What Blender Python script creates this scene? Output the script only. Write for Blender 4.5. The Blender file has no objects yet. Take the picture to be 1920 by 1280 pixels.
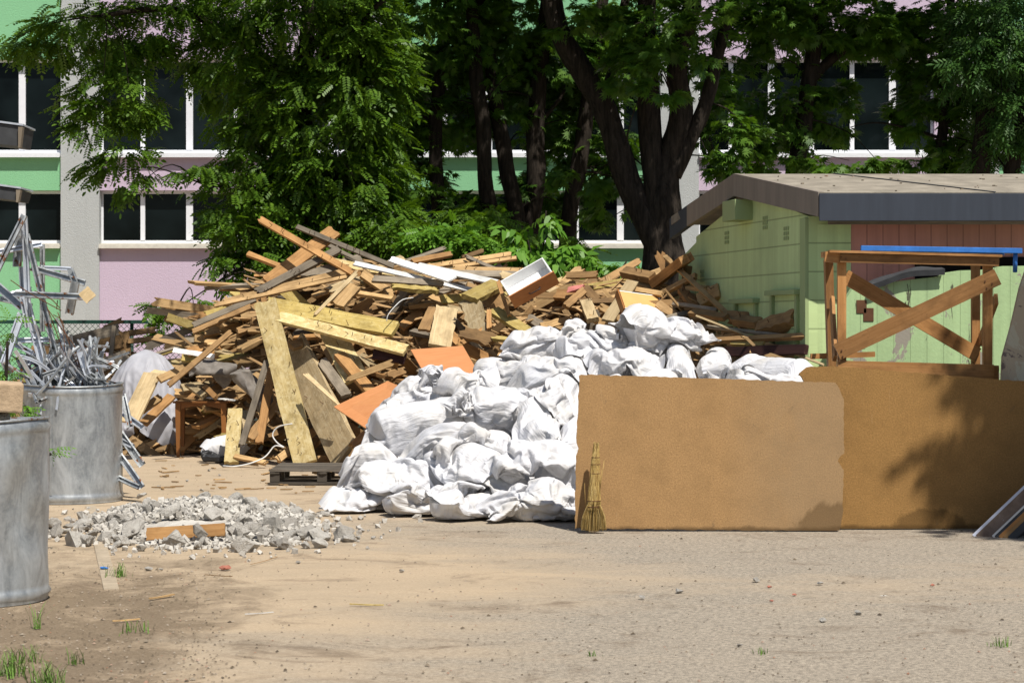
import bpy, bmesh, math, random
import numpy as np
from mathutils import Vector, Matrix, noise, Euler

# ------------------------------------------------------------------ camera, light
SC = bpy.context.scene
COL = SC.collection
F = 3733.0          # focal length in pixels of the 1920 px wide photograph
CH = 1.6            # camera height
cd = bpy.data.cameras.new('camera')
cam = bpy.data.objects.new('camera', cd)
COL.objects.link(cam)
cam.location = (0, 0, CH)
cam.rotation_euler = (math.radians(90), 0, 0)
cd.sensor_width = 36.0
cd.lens = F / 1920 * 36.0
cd.shift_y = -25.0 / 1920
cd.clip_start = 0.1
cd.clip_end = 2000
cd.dof.use_dof = True
cd.dof.focus_distance = 18.5
cd.dof.aperture_fstop = 8.0
SC.camera = cam

SUN_AZ, SUN_EL = math.radians(30), math.radians(60)     # azimuth to the right of straight behind the camera
W = bpy.data.worlds.new('World')
SC.world = W
W.use_nodes = True
_nt = W.node_tree
_sky = _nt.nodes.new('ShaderNodeTexSky')
_sky.sky_type = 'NISHITA'
_sky.sun_disc = False
_sky.sun_elevation = SUN_EL
_sky.sun_rotation = math.radians(180) - SUN_AZ
_nt.links.new(_sky.outputs[0], _nt.nodes['Background'].inputs[0])
_nt.nodes['Background'].inputs[1].default_value = 0.07
sl = bpy.data.lights.new('sun', 'SUN')
sl.energy = 5.0
sl.angle = math.radians(0.53)
sl.color = (1.0, 0.955, 0.88)
sun = bpy.data.objects.new('sun', sl)
COL.objects.link(sun)
sdir = Vector((math.sin(SUN_AZ) * math.cos(SUN_EL), -math.cos(SUN_AZ) * math.cos(SUN_EL), math.sin(SUN_EL)))
sun.rotation_euler = sdir.to_track_quat('Z', 'Y').to_euler()
sun.location = (8, -14, 20)
SC.view_settings.view_transform = 'Standard'
SC.view_settings.look = 'None'
SC.view_settings.gamma = 1
SC.view_settings.exposure = 0.3

# ------------------------------------------------------------------ helpers
def P(px, py, d):
    return Vector(((px - 960) / F * d, d, CH - (py - 615) / F * d))
def G(px, py):
    d = F * CH / (py - 615)
    return Vector(((px - 960) / F * d, d, 0))
def Z(py, d):
    return CH - (py - 615) / F * d
def X(px, d):
    return (px - 960) / F * d

def props(o, label=None, cat=None, group=None, kind=None):
    if label: o['label'] = label
    if cat: o['category'] = cat
    if group: o['group'] = group
    if kind: o['kind'] = kind
    return o
def empty(name, loc, label, cat, group=None):
    o = bpy.data.objects.new(name, None)
    o.empty_display_size = 0.2
    o.location = loc
    COL.objects.link(o)
    return props(o, label, cat, group)
def wloc(o):
    v = Vector((0, 0, 0))
    while o is not None:
        v += o.location
        o = o.parent
    return v
def new_obj(name, mesh, parent=None, loc=None):
    o = bpy.data.objects.new(name, mesh)
    COL.objects.link(o)
    if parent is not None: o.parent = parent
    if loc is not None: o.location = loc
    return o

class MB:
    """collects shapes in world coordinates and links them as one mesh object"""
    def __init__(s):
        s.v = []; s.f = []; s.smooth = []
    def add(s, vs, fs, smooth=False):
        b = len(s.v)
        s.v += [tuple(v) for v in vs]
        s.f += [tuple(i + b for i in f) for f in fs]
        s.smooth += [smooth] * len(fs)
        return s
    def box(s, c, dims, rot=None, bev=0.0):
        bm = bmesh.new()
        M = Matrix.Translation(Vector(c)) @ (rot.to_4x4() if rot is not None else Matrix.Identity(4)) @ Matrix.Diagonal((dims[0], dims[1], dims[2], 1))
        bmesh.ops.create_cube(bm, size=1, matrix=M)
        if bev > 0:
            bmesh.ops.bevel(bm, geom=bm.edges[:], offset=bev, segments=2, affect='EDGES', profile=.6)
        bm.verts.index_update()
        s.add([v.co for v in bm.verts], [[v.index for v in f.verts] for f in bm.faces])
        bm.free()
        return s
    def span(s, x0, x1, y0, y1, z0, z1, bev=0.0):
        return s.box(((x0+x1)/2, (y0+y1)/2, (z0+z1)/2), (abs(x1-x0), abs(y1-y0), abs(z1-z0)), None, bev)
    def beam(s, p0, p1, w, t, hint=(0, -1, .3), bev=.004):
        p0 = Vector(p0); p1 = Vector(p1)
        R = basis(p1 - p0, hint)
        return s.box((p0 + p1) / 2, ((p1 - p0).length, w, t), R, bev)
    def tube(s, pts, rad, n=10, cap=True, wob=0.0, seed=0):
        pts = [Vector(p) for p in pts]
        if not hasattr(rad, '__len__'): rad = [rad] * len(pts)
        vs = []; fs = []
        prev = None
        for i, p in enumerate(pts):
            a = pts[max(0, i-1)]; b = pts[min(len(pts)-1, i+1)]
            t = (b - a).normalized()
            if prev is None:
                u = t.orthogonal().normalized()
            else:
                u = (prev - t * prev.dot(t))
                u = u.normalized() if u.length > 1e-6 else t.orthogonal().normalized()
            prev = u
            w = t.cross(u)
            for k in range(n):
                an = 2 * math.pi * k / n
                r = rad[i]
                if wob:
                    r *= 1 + wob * noise.noise(Vector((math.cos(an) * 2.2 + seed, math.sin(an) * 2.2, i * .35 + seed)))
                vs.append(p + (u * math.cos(an) + w * math.sin(an)) * r)
        m = len(pts)
        for i in range(m - 1):
            for k in range(n):
                k2 = (k + 1) % n
                fs.append((i*n+k, i*n+k2, (i+1)*n+k2, (i+1)*n+k))
        s.add(vs, fs, True)
        if cap:
            b = len(s.v) - m * n
            s.f += [tuple(b + k for k in range(n))[::-1], tuple(b + (m-1)*n + k for k in range(n))]
            s.smooth += [False, False]
        return s
    def plate(s, c, t):
        """polygon c (world points) given thickness t backwards along its normal"""
        c = [Vector(p) for p in c]
        n = Vector((0, 0, 0))
        for i in range(len(c)):
            n += (c[i] - c[0]).cross(c[(i+1) % len(c)] - c[0])
        n.normalize()
        k = len(c)
        s.add(c + [p - n * t for p in c], [tuple(range(k)), tuple(range(k, 2*k))[::-1]] + [(i, i + k, (i+1) % k + k, (i+1) % k) for i in range(k)])
        return s
    def build(s, name, mat, parent=None, label=None, cat=None, group=None, kind=None):
        me = bpy.data.meshes.new(name)
        if parent is not None:
            o0 = wloc(parent)
            loc = Vector((0, 0, 0))
        elif kind == 'structure':
            o0 = Vector((0, 0, 0)); loc = o0
        else:
            a = np.array(s.v)
            o0 = Vector(((a[:,0].min()+a[:,0].max())/2, (a[:,1].min()+a[:,1].max())/2, a[:,2].min())); loc = o0
        me.from_pydata([tuple(Vector(v) - o0) for v in s.v], [], s.f)
        me.polygons.foreach_set('use_smooth', s.smooth)
        me.update()
        bm = bmesh.new(); bm.from_mesh(me)
        bmesh.ops.recalc_face_normals(bm, faces=bm.faces[:])
        bm.to_mesh(me); bm.free()
        me.materials.append(mat)
        o = new_obj(name, me, parent, loc)
        return props(o, label, cat, group, kind)

def basis(d, hint):
    """x along d, z as near hint as it goes"""
    x = Vector(d).normalized()
    h = Vector(hint)
    z = h - x * h.dot(x)
    if z.length < 1e-4: z = x.orthogonal()
    z.normalize()
    y = z.cross(x)
    return Matrix((x, y, z)).transposed()

# ------------------------------------------------------------------ materials
class NT:
    def __init__(s, name, rough=.8, spec=.3, metal=0.0):
        s.m = bpy.data.materials.new(name); s.m.use_nodes = True
        s.t = s.m.node_tree; s.b = s.t.nodes['Principled BSDF']
        s.b.inputs['Roughness'].default_value = rough
        s.b.inputs['Specular IOR Level'].default_value = spec
        s.b.inputs['Metallic'].default_value = metal
    def n(s, typ, **kw):
        x = s.t.nodes.new('ShaderNode' + typ)
        for k, v in kw.items(): setattr(x, k, v)
        return x
    def l(s, a, b): s.t.links.new(a, b)
    def setin(s, node, key, val):
        if hasattr(val, 'is_output') or isinstance(val, bpy.types.NodeSocket): s.l(val, node.inputs[key])
        elif isinstance(val, tuple) and len(val) == 3 and node.inputs[key].type == 'RGBA': node.inputs[key].default_value = val + (1,)
        else: node.inputs[key].default_value = val
    def coord(s, kind='Object', scale=(1,1,1), off=None):
        c = s.n('TexCoord'); mp = s.n('Mapping')
        s.l(c.outputs[kind], mp.inputs['Vector'])
        mp.inputs['Scale'].default_value = scale
        if off is not None:
            s.setin(mp, 'Location', off)
        return mp.outputs[0]
    def pos(s, scale=(1,1,1)):
        g = s.n('NewGeometry'); mp = s.n('Mapping')
        s.l(g.outputs['Position'], mp.inputs['Vector'])
        mp.inputs['Scale'].default_value = scale
        return mp.outputs[0]
    def noise(s, vec, sc=5, det=5, rough=.6, dist=0.0):
        x = s.n('TexNoise')
        s.l(vec, x.inputs['Vector'])
        x.inputs['Scale'].default_value = sc; x.inputs['Detail'].default_value = det
        x.inputs['Roughness'].default_value = rough; x.inputs['Distortion'].default_value = dist
        return x.outputs['Fac']
    def ramp(s, fac, stops):
        x = s.n('ValToRGB')
        s.l(fac, x.inputs['Fac'])
        e = x.color_ramp.elements
        while len(e) < len(stops): e.new(.5)
        for i, (p, c) in enumerate(stops):
            e[i].position = p
            e[i].color = (c, c, c, 1) if not hasattr(c, '__len__') else tuple(c) + (1,)
        return x.outputs['Color']
    def mix(s, fac, a, b, mode='MIX'):
        x = s.n('Mix', data_type='RGBA', blend_type=mode)
        s.setin(x, 0, fac); s.setin(x, 6, a); s.setin(x, 7, b)
        return x.outputs[2]
    def math(s, op, a, b=0.0):
        x = s.n('Math', operation=op)
        s.setin(x, 0, a); s.setin(x, 1, b)
        return x.outputs[0]
    def bump(s, h, strength=.3, dist=.01):
        x = s.n('Bump')
        s.l(h, x.inputs['Height']); x.inputs['Strength'].default_value = strength; x.inputs['Distance'].default_value = dist
        s.l(x.outputs[0], s.b.inputs['Normal'])
    def col(s, c): s.setin(s.b, 'Base Color', c); return s.m
    def rnd(s):
        return s.n('NewGeometry').outputs['Random Per Island']
    def orand(s):
        return s.n('ObjectInfo').outputs['Random']

def wood(name, dark, light, rough=.8, patch=None, patch_amt=.5, stuff=False):
    """sawn wood: grain runs along U of the board"""
    N = NT(name, rough, .25)
    r = N.rnd() if stuff else N.orand()
    off = N.n('CombineXYZ')
    N.l(N.math('MULTIPLY', r, 37.0), off.inputs[0]); N.l(N.math('MULTIPLY', r, 91.0), off.inputs[1])
    g = N.noise(N.coord('UV', (1.6, 46, 1), off.outputs[0]), 1.0, 6, .65, .3)
    bl = N.noise(N.coord('UV', (3, 5, 1), off.outputs[0]), 1.3, 4, .6)
    fine = N.noise(N.coord('UV', (26, 60, 1), off.outputs[0]), 1.0, 2, .5)
    c = N.mix(N.ramp(g, [(.3, 0), (.7, 1)]), dark, light)
    c = N.mix(N.ramp(bl, [(.45, 0), (.72, .75)]), c, tuple(x * .55 for x in dark))
    if patch is not None:
        pt = N.noise(N.coord('UV', (11, 16, 1), off.outputs[0]), 1.0, 7, .75, .6)
        c = N.mix(N.ramp(pt, [(patch_amt - .1, 0), (patch_amt + .1, 1)]), c, patch)
        sp = N.noise(N.coord('UV', (38, 24, 1), off.outputs[0]), 1.0, 2, .5)
        c = N.mix(N.ramp(sp, [(.68, 0), (.72, .8)]), c, (.05, .035, .02))
    c = N.mix(N.ramp(fine, [(.62, 0), (.75, .6)]), c, tuple(x * .45 for x in dark))
    v = N.math('ADD', N.math('MULTIPLY', N.math('FRACT', N.math('MULTIPLY', r, 7.31)), .7), .62)
    vv = N.n('CombineColor'); N.l(v, vv.inputs[0]); N.l(v, vv.inputs[1]); N.l(v, vv.inputs[2])
    c = N.mix(1.0, c, vv.outputs[0], 'MULTIPLY')
    N.bump(g, .35, .004)
    return N.col(c)

M = {}
M['tan'] = wood('tan_wood', (.33, .20, .082), (.52, .345, .165))
M['orange'] = wood('orange_wood', (.28, .14, .048), (.44, .25, .10))
M['brown'] = wood('brown_wood', (.19, .108, .045), (.33, .20, .085))
M['grey'] = wood('grey_wood', (.16, .13, .095), (.32, .265, .195))
M['pale'] = wood('pale_wood', (.40, .29, .15), (.58, .45, .26))
M['lath'] = wood('lath_marked_wood', (.36, .26, .1), (.52, .41, .19), .85, (.54, .45, .25), .56)
M['mossy'] = wood('yellow_mossy_wood', (.30, .21, .06), (.45, .35, .12), .85, (.46, .38, .18), .62)
M['dusty'] = wood('dusty_plank_wood', (.25, .18, .09), (.40, .31, .18), .9, (.42, .345, .22), .6)
M['maroon'] = wood('maroon_paint_wood', (.04, .017, .014), (.075, .03, .026))
M['white_paint'] = wood('white_painted_wood', (.66, .65, .62), (.80, .79, .76), .5)
M['frame'] = wood('planed_frame_wood', (.27, .125, .038), (.40, .205, .075), .65)
M['stained'] = wood('furniture_wood', (.20, .075, .02), (.31, .135, .04), .45)
M['debris'] = wood('debris_wood', (.25, .145, .06), (.50, .33, .16), stuff=True)

def simple(name, c, rough=.7, spec=.3, metal=0.0, var=.15, sc=8, bump=0.0, bsc=60, kind='Object'):
    N = NT(name, rough, spec, metal)
    v = N.noise(N.coord(kind), sc, 5, .6)
    cc = N.mix(N.ramp(v, [(.3, 0), (.7, 1)]), tuple(x * (1 - var) for x in c), tuple(min(1, x * (1 + var)) for x in c))
    if bump: N.bump(N.noise(N.coord(kind), bsc, 4, .6), bump, .01)
    return N.col(cc)

M['laminate'] = None
def laminate():
    N = NT('beech_laminate', .38, .4)
    g = N.noise(N.coord('Object', (4, 60, 30)), 1.0, 4, .6, .4)
    return N.col(N.mix(N.ramp(g, [(.3, 0), (.7, 1)]), (.50, .20, .075), (.60, .27, .115)))
M['laminate'] = laminate()
M['white_lam'] = simple('white_laminate', (.78, .78, .77), .45, .4, 0, .03)
M['black_plastic'] = simple('black_plastic', (.02, .02, .022), .5, .4)
def concmat():
    N = NT('broken_concrete', .95, .1)
    v = N.noise(N.coord('Object'), 2.2, 6, .7); r = N.math('FRACT', N.math('MULTIPLY', N.math('ADD', N.orand(), N.rnd()), 5.3))
    c = N.mix(N.ramp(v, [(.35, 0), (.65, 1)]), (.40, .37, .325), (.56, .53, .475))
    c = N.mix(N.ramp(r, [(.05, .5), (.3, 0)]), c, (.20, .175, .145))
    N.bump(N.noise(N.coord('Object'), 9, 6, .7), .7, .05)
    return N.col(c)
M['concrete'] = concmat()
M['brick_chunk'] = simple('broken_brick', (.42, .17, .12), .95, .1, 0, .3, 14, .5, 50)
M['pink_foam'] = simple('pink_plaster', (.55, .20, .17), .95, .1, 0, .3, 14, .5, 50)

def zinc(name, rust=0.0, streak=True):
    N = NT(name, .42, .5, .6)
    a = N.noise(N.coord('Object', (3, 3, 1.2)), 2.2, 7, .68, .6)
    b = N.noise(N.coord('Object', (40, 40, 40)), 1.0, 3, .6)
    sc_ = N.noise(N.coord('Object', (5, 5, 26)), 2.0, 5, .7, 2.0)
    c = N.mix(N.ramp(a, [(.38, 0), (.62, 1)]), (.25, .265, .275), (.46, .48, .485))
    c = N.mix(N.ramp(b, [(.45, 0), (.75, .35)]), c, (.52, .53, .53))
    c = N.mix(N.ramp(sc_, [(.66, 0), (.72, .55)]), c, (.2, .18, .15))
    if rust:
        r = N.noise(N.coord('Object', (8, 8, 8)), 1.4, 5, .65)
        c = N.mix(N.ramp(r, [(.62 - rust, 0), (.68 - rust, 1)]), c, (.20, .075, .025))
    N.l(N.ramp(a, [(.3, .34), (.7, .56)]), N.b.inputs['Roughness'])
    N.bump(a, .12, .02)
    return N.col(c)
M['zinc'] = zinc('galvanised_sheet')
M['steel'] = zinc('galvanised_profile', 0.02)
M['rusty'] = zinc('rusty_profile', 0.05)
M['rust_wire'] = simple('rusty_wire', (.13, .06, .03), .8, .3, .3)
M['alu'] = simple('bare_aluminium', (.58, .61, .66), .48, .5, .6, .18)

def sackmat():
    N = NT('white_woven_polypropylene', .5, .35)
    r = N.orand()
    off = N.n('CombineXYZ'); N.l(N.math('MULTIPLY', r, 50), off.inputs[0])
    d = N.noise(N.coord('Object', (1, 1, 1), off.outputs[0]), 3.0, 5, .65)
    c = N.mix(N.ramp(d, [(.42, 0), (.75, .8)]), (.655, .655, .68), (.58, .54, .47))
    wv = N.n('TexWave'); N.l(N.coord('UV', (1, 1, 1)), wv.inputs['Vector']); wv.inputs['Scale'].default_value = 60; wv.inputs['Distortion'].default_value = 4
    pl = N.noise(N.coord('UV', (13, 2.4, 1), off.outputs[0]), 1.0, 4, .6, .7)
    pl2 = N.noise(N.coord('UV', (34, 5, 1), off.outputs[0]), 1.0, 3, .6, .5)
    fi = N.noise(N.coord('Object', (1, 1, 1), off.outputs[0]), 18, 4, .6, .6)
    N.bump(N.math('ADD', N.math('ADD', pl, N.math('MULTIPLY', pl2, .4)), N.math('MULTIPLY', fi, .25)), .5, .04)
    N.b.inputs['Subsurface Weight'].default_value = 0.0
    # thin woven film lets a little light through
    tr = N.n('BsdfTranslucent'); N.setin(tr, 'Color', (.8, .79, .76))
    mx = N.n('MixShader'); mx.inputs[0].default_value = .10
    out = N.t.nodes['Material Output']
    N.l(N.b.outputs[0], mx.inputs[1]); N.l(tr.outputs[0], mx.inputs[2]); N.l(mx.outputs[0], out.inputs[0])
    return N.col(c)
M['sack'] = sackmat()
M['grey_film'] = simple('grey_dusty_film', (.17, .15, .13), .6, .25, 0, .3, 9, .3, 30)
M['grey_sheet'] = simple('shade_greyed_sheet', (.36, .36, .39), .6, .3, 0, .12, 5, .15, 20)  # white sheet greyed: tree shade is put into its base colour

def leafmat(name, a, b, trans):
    N = NT(name, .5, .35)
    r = N.rnd()
    big = N.noise(N.pos(), .9, 2, .5)
    f = N.math('ADD', N.math('MULTIPLY', r, .6), N.math('MULTIPLY', big, .4))
    c = N.mix(N.ramp(f, [(.15, 0), (.8, 1)]), a, b)
    N.col(c)
    tr = N.n('BsdfTranslucent'); N.setin(tr, 'Color', trans)
    mx = N.n('MixShader'); mx.inputs[0].default_value = .3
    out = N.t.nodes['Material Output']
    N.l(N.b.outputs[0], mx.inputs[1]); N.l(tr.outputs[0], mx.inputs[2]); N.l(mx.outputs[0], out.inputs[0])
    return N.m
M['leaf_robinia'] = leafmat('robinia_leaf', (.038, .098, .006), (.105, .195, .013), (.14, .26, .008))
M['leaf_maple'] = leafmat('maple_leaf', (.030, .088, .010), (.098, .190, .018), (.14, .28, .012))
M['leaf_ash'] = leafmat('ash_leaf', (.026, .078, .016), (.070, .150, .030), (.08, .19, .02))
M['leaf_bright'] = leafmat('young_leaf', (.06, .16, .014), (.14, .29, .03), (.18, .36, .015))
def bark():
    N = NT('bark', .95, .1)
    a = N.noise(N.coord('Object', (9, 9, 1.4)), 2.0, 7, .7, .5)
    c = N.mix(N.ramp(a, [(.35, 0), (.65, 1)]), (.012, .010, .008), (.048, .038, .030))
    N.bump(a, .9, .04)
    return N.col(c)
M['bark'] = bark()

def render_wall(name, c, sc=1.0):
    N = NT(name, .92, .12)
    a = N.noise(N.pos((1, 1, .5)), .9, 5, .6)
    b = N.noise(N.pos(), 38, 4, .65)
    s_ = N.noise(N.pos((6, 6, .35)), 1.0, 4, .6)
    cc = N.mix(N.ramp(a, [(.3, 0), (.7, 1)]), tuple(x * .92 for x in c), c)
    cc = N.mix(N.ramp(s_, [(.55, 0), (.8, .22)]), cc, tuple(x * .6 for x in c))
    N.bump(b, .5, .02)
    return N.col(cc)
M['r_grey'] = render_wall('grey_render', (.44, .455, .45))
M['r_pink'] = render_wall('lilac_render', (.56, .45, .56))
M['r_green'] = render_wall('green_render', (.235, .50, .275))
M['r_frame'] = simple('white_window_plastic', (.74, .75, .78), .45, .4, 0, .04)
M['sill'] = simple('pale_sill_sheet', (.60, .57, .50), .6, .3, 0, .12)
def glassmat():
    N = NT('dark_window_glass', .04, .12)
    br = N.n('TexBrick'); N.l(N.coord('Object', (1, 1, 1)), br.inputs['Vector'])
    w_ = N.noise(N.pos((.7, .7, .7)), 1.0, 3, .5)
    return N.col(N.mix(N.ramp(w_, [(.4, 0), (.7, 1)]), (.0015, .0025, .0025), (.010, .016, .017)))  # noise patches paint uneven reflection into the pane colour
M['glass'] = glassmat()

def paintwall(name, c, row, col_w, joint=.012, peel=0.0, peel_c=(.3, .27, .22)):
    """painted block wall: rows of height row, vertical joints every col_w (Object X across, Z up)"""
    N = NT(name, .8, .2)
    co = N.n('TexCoord'); sp = N.n('SeparateXYZ'); N.l(co.outputs['UV'], sp.inputs[0])
    def groove(v, step):
        fr = N.math('FRACT', N.math('DIVIDE', v, step))
        d_ = N.math('MINIMUM', fr, N.math('SUBTRACT', 1.0, fr))
        return N.math('LESS_THAN', N.math('MULTIPLY', d_, step), joint)
    gr = None
    if row: gr = groove(sp.outputs[1], row)
    if col_w:
        g2 = groove(sp.outputs[0], col_w)
        gr = N.math('MAXIMUM', gr, g2) if gr is not None else g2
    st = N.noise(N.coord('UV', (9, .55, 1)), 1.0, 5, .65)
    bl = N.noise(N.coord('UV', (1.2, 1.2, 1)), 1.0, 5, .65)
    fi = N.noise(N.coord('UV', (30, 30, 1)), 1.0, 4, .6)
    cc = N.mix(N.ramp(st, [(.35, 0), (.75, .6)]), c, tuple(x * .68 for x in c))
    cc = N.mix(N.ramp(bl, [(.5, 0), (.8, .5)]), cc, tuple(x * .6 for x in c))
    if peel:
        p_ = N.noise(N.coord('UV', (2.2, 1.3, 1)), 1.0, 7, .7, .6)
        cc = N.mix(N.ramp(p_, [(.66 - peel, 0), (.675 - peel, 1)]), cc, peel_c)
        p2 = N.noise(N.coord('UV', (9, 2.4, 1)), 1.0, 6, .7, .6)
        cc = N.mix(N.ramp(p2, [(.70 - peel * .6, 0), (.72 - peel * .6, .9)]), cc, (.07, .06, .045))
    if gr is not None:
        cc = N.mix(N.math('MULTIPLY', gr, .6), cc, tuple(x * .33 for x in c))
        h = N.math('SUBTRACT', N.math('MULTIPLY', fi, .35), gr)
        N.bump(h, .6, .012)
    else:
        N.bump(fi, .4, .01)
    return N.col(cc)
M['shed_green'] = paintwall('shed_green_paint', (.55, .68, .33), .282, 0, .007)
M['shed_pink'] = paintwall('shed_pink_paint', (.58, .27, .215), 0, .158, .005)
M['shed_peel'] = paintwall('peeling_green_paint', (.42, .57, .29), 0, .16, .0025, .10)
M['roof_conc'] = simple('weathered_roof_concrete', (.25, .22, .175), .95, .1, 0, .25, 4, .5, 30)
def fasc(name, c):
    N = NT(name, .75, .3)
    s_ = N.noise(N.pos((9, 9, .8)), 1.0, 5, .65)
    cc = N.mix(N.ramp(s_, [(.3, 0), (.8, 1)]), tuple(x * .8 for x in c), tuple(x * 1.18 for x in c))
    return N.col(cc)
M['fascia_dark'] = fasc('slate_blue_fascia', (.042, .050, .066))
M['fascia_conc'] = fasc('concrete_verge', (.23, .195, .16))

def fibre(name, c, stain, wet):
    N = NT(name, .92, .12)
    u = N.coord('UV')
    f1 = N.noise(N.coord('UV', (170, 170, 1)), 1.0, 3, .7)
    f1 = N.math('ADD', N.math('MULTIPLY', f1, .5), N.math('MULTIPLY', N.noise(N.coord('UV', (75, 75, 1)), 1.0, 2, .7), .5))
    f2 = N.noise(N.coord('UV', (3.4, 3.4, 1)), 1.0, 8, .7)
    f3 = N.noise(N.coord('UV', (4, 2.0, 1)), 1.0, 6, .7, .5)
    sp = N.n('SeparateXYZ'); N.l(u, sp.inputs[0])
    cc = N.mix(N.ramp(f1, [(.38, 0), (.62, 1)]), tuple(x * .76 for x in c), tuple(x * 1.2 for x in c))
    cc = N.mix(N.ramp(f2, [(.45, 0), (.7, .55)]), cc, tuple(x * .66 for x in c))
    # grey dusty area towards the right-hand end
    gx = N.math('MULTIPLY', N.math('MAXIMUM', N.math('SUBTRACT', sp.outputs[0], stain), 0.0), 1.1)
    gz = N.math('MULTIPLY', gx, N.ramp(f3, [(.15, .2), (.8, 1)]))
    cc = N.mix(N.math('MINIMUM', gz, .42), cc, (.25, .185, .115))
    k = N.noise(N.coord('UV', (5, 3, 1)), 1.0, 6, .75, .8)
    cc = N.mix(N.ramp(k, [(.645, 0), (.74, .6)]), cc, (.13, .095, .06))
    ed = N.math('SUBTRACT', N.math('MULTIPLY', f3, .07), sp.outputs[1])
    cc = N.mix(N.ramp(ed, [(.0, 0), (.025, .75)]), cc, tuple(x * .25 for x in c))
    sc_ = N.noise(N.coord('UV', (60, 1.6, 1)), 1.0, 4, .7, .8)
    cc = N.mix(N.ramp(sc_, [(.70, 0), (.74, .3)]), cc, (.5, .38, .24))
    # damp corner
    dx = N.math('SUBTRACT', sp.outputs[0], wet[0]); dz = N.math('SUBTRACT', sp.outputs[1], wet[1])
    rr = N.math('SQRT', N.math('ADD', N.math('POWER', N.math('MULTIPLY', dx, wet[2]), 2), N.math('POWER', N.math('MULTIPLY', dz, wet[3]), 2)))
    rr = N.math('ADD', rr, N.math('MULTIPLY', N.math('SUBTRACT', f3, .5), .9))
    cc = N.mix(N.ramp(rr, [(.80, .62), (.93, 0)]), cc, tuple(x * .30 for x in c))
    N.bump(f1, .45, .006)
    return N.col(cc)
M['fibre_a'] = fibre('fibreboard', (.335, .20, .088), 1.15, (2.12, 0.0, 2.4, 3.6))
M['fibre_b'] = fibre('fibreboard_clean', (.27, .15, .052), 9.0, (1.05, 0.0, 2.8, 5.5))

def groundmat():
    N = NT('sandy_yard_ground', .95, .1)
    p = N.pos()
    big = N.noise(p, .42, 6, .62, .6)
    mid = N.noise(N.pos((.55, 1.3, 1)), 1.4, 6, .68, .5)
    fine = N.noise(p, 60, 5, .7)
    grit = N.noise(p, 190, 3, .65)
    sep = N.n('SeparateXYZ'); N.l(p, sep.inputs[0])
    sand = N.mix(N.ramp(fine, [(.3, 0), (.7, 1)]), (.36, .275, .18), (.49, .385, .27))
    sand = N.mix(N.ramp(mid, [(.45, 0), (.75, .6)]), sand, (.315, .255, .18))
    # bare tarmac showing on the right, more of it near the camera and along the board
    grit2 = N.noise(p, 34, 4, .75)
    asp = N.mix(N.ramp(N.math('ADD', N.math('MULTIPLY', grit, .5), N.math('MULTIPLY', grit2, .5)), [(.42, 0), (.58, 1)]), (.13, .118, .10), (.42, .365, .29))
    rx = N.math('MULTIPLY', N.math('ADD', sep.outputs[0], .3), .16)
    ym = N.math('MULTIPLY', N.math('ABSOLUTE', N.math('SUBTRACT', sep.outputs[1], 12.6)), .1)
    k = N.math('ADD', N.math('ADD', N.math('MINIMUM', rx, .24), N.math('MINIMUM', ym, .22)), N.math('MULTIPLY', N.math('ADD', big, mid), .5))
    c = N.mix(N.ramp(k, [(.48, 0), (.84, .85)]), sand, asp)
    # dark soil at the left edge
    dx = N.math('MULTIPLY', N.math('SUBTRACT', -1.75, sep.outputs[0]), .42)
    dy = N.math('MULTIPLY', N.math('SUBTRACT', 12.6, sep.outputs[1]), .09)
    streak = N.noise(N.pos((2.1, 1.5, 1)), 1.1, 8, .74, .5)
    q = N.math('ADD', N.math('ADD', N.math('MINIMUM', N.math('MAXIMUM', dx, -.7), .10), N.math('MINIMUM', N.math('MAXIMUM', dy, -.3), .12)), streak)
    soil = N.mix(N.ramp(fine, [(.3, 0), (.7, 1)]), (.09, .066, .042), (.20, .15, .10))
    c = N.mix(N.ramp(q, [(.45, 0), (.68, .8)]), c, soil)
    # dark wisps of dirt across the middle
    wi = N.noise(N.pos((1.2, 1.5, 1)), .9, 8, .76, .9)
    c = N.mix(N.ramp(wi, [(.54, 0), (.66, .68)]), c, (.15, .11, .075))
    # lime splashes
    vo = N.noise(N.pos((1.4, 2.6, 1)), 2.1, 2, .4)
    c = N.mix(N.math('MULTIPLY', N.ramp(vo, [(.80, 0), (.815, .9)]), N.math('LESS_THAN', sep.outputs[1], 15.5)), c, (.66, .64, .60))
    sp = N.noise(p, 26, 2, .5)
    c = N.mix(N.ramp(sp, [(.74, 0), (.78, .65)]), c, (.10, .08, .06))
    N.bump(N.math('ADD', N.math('MULTIPLY', fine, .7), grit), .5, .012)
    return N.col(c)
M['ground'] = groundmat()
M['kerb'] = simple('flush_kerb_concrete', (.36, .295, .215), .95, .1, 0, .2, 10, .4, 50)
M['fence_green'] = simple('dark_green_rail', (.008, .045, .03), .5, .4)
M['fence_wire'] = simple('green_wire', (.02, .06, .035), .6, .3)
M['blue'] = simple('blue_painted_steel', (.035, .17, .52), .5, .4, 0, .2, 10)
M['tar'] = simple('tar_felt', (.045, .047, .05), .7, .3, 0, .3, 6)
M['dark_gap'] = simple('dark_interior', (.012, .010, .009), .9, .1)
M['grass'] = simple('grass_blades', (.11, .20, .035), .7, .2, 0, .4, 6)
def strawmat():
    N = NT('broom_straw', .75, .25)
    g = N.noise(N.coord('Object', (90, 90, 3)), 1.0, 4, .7)
    c = N.ramp(N.rnd(), [(0, (.24, .14, .04)), (.4, (.42, .28, .085)), (.75, (.55, .40, .15)), (1, (.62, .48, .22))])
    N.bump(g, .8, .01)
    return N.col(N.mix(N.ramp(g, [(.35, .75), (.6, 0)]), c, (.16, .09, .025)))
M['straw'] = strawmat()
M['pallet'] = wood('weathered_pallet_wood', (.085, .07, .055), (.17, .145, .115))
M['pebble'] = None
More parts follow.
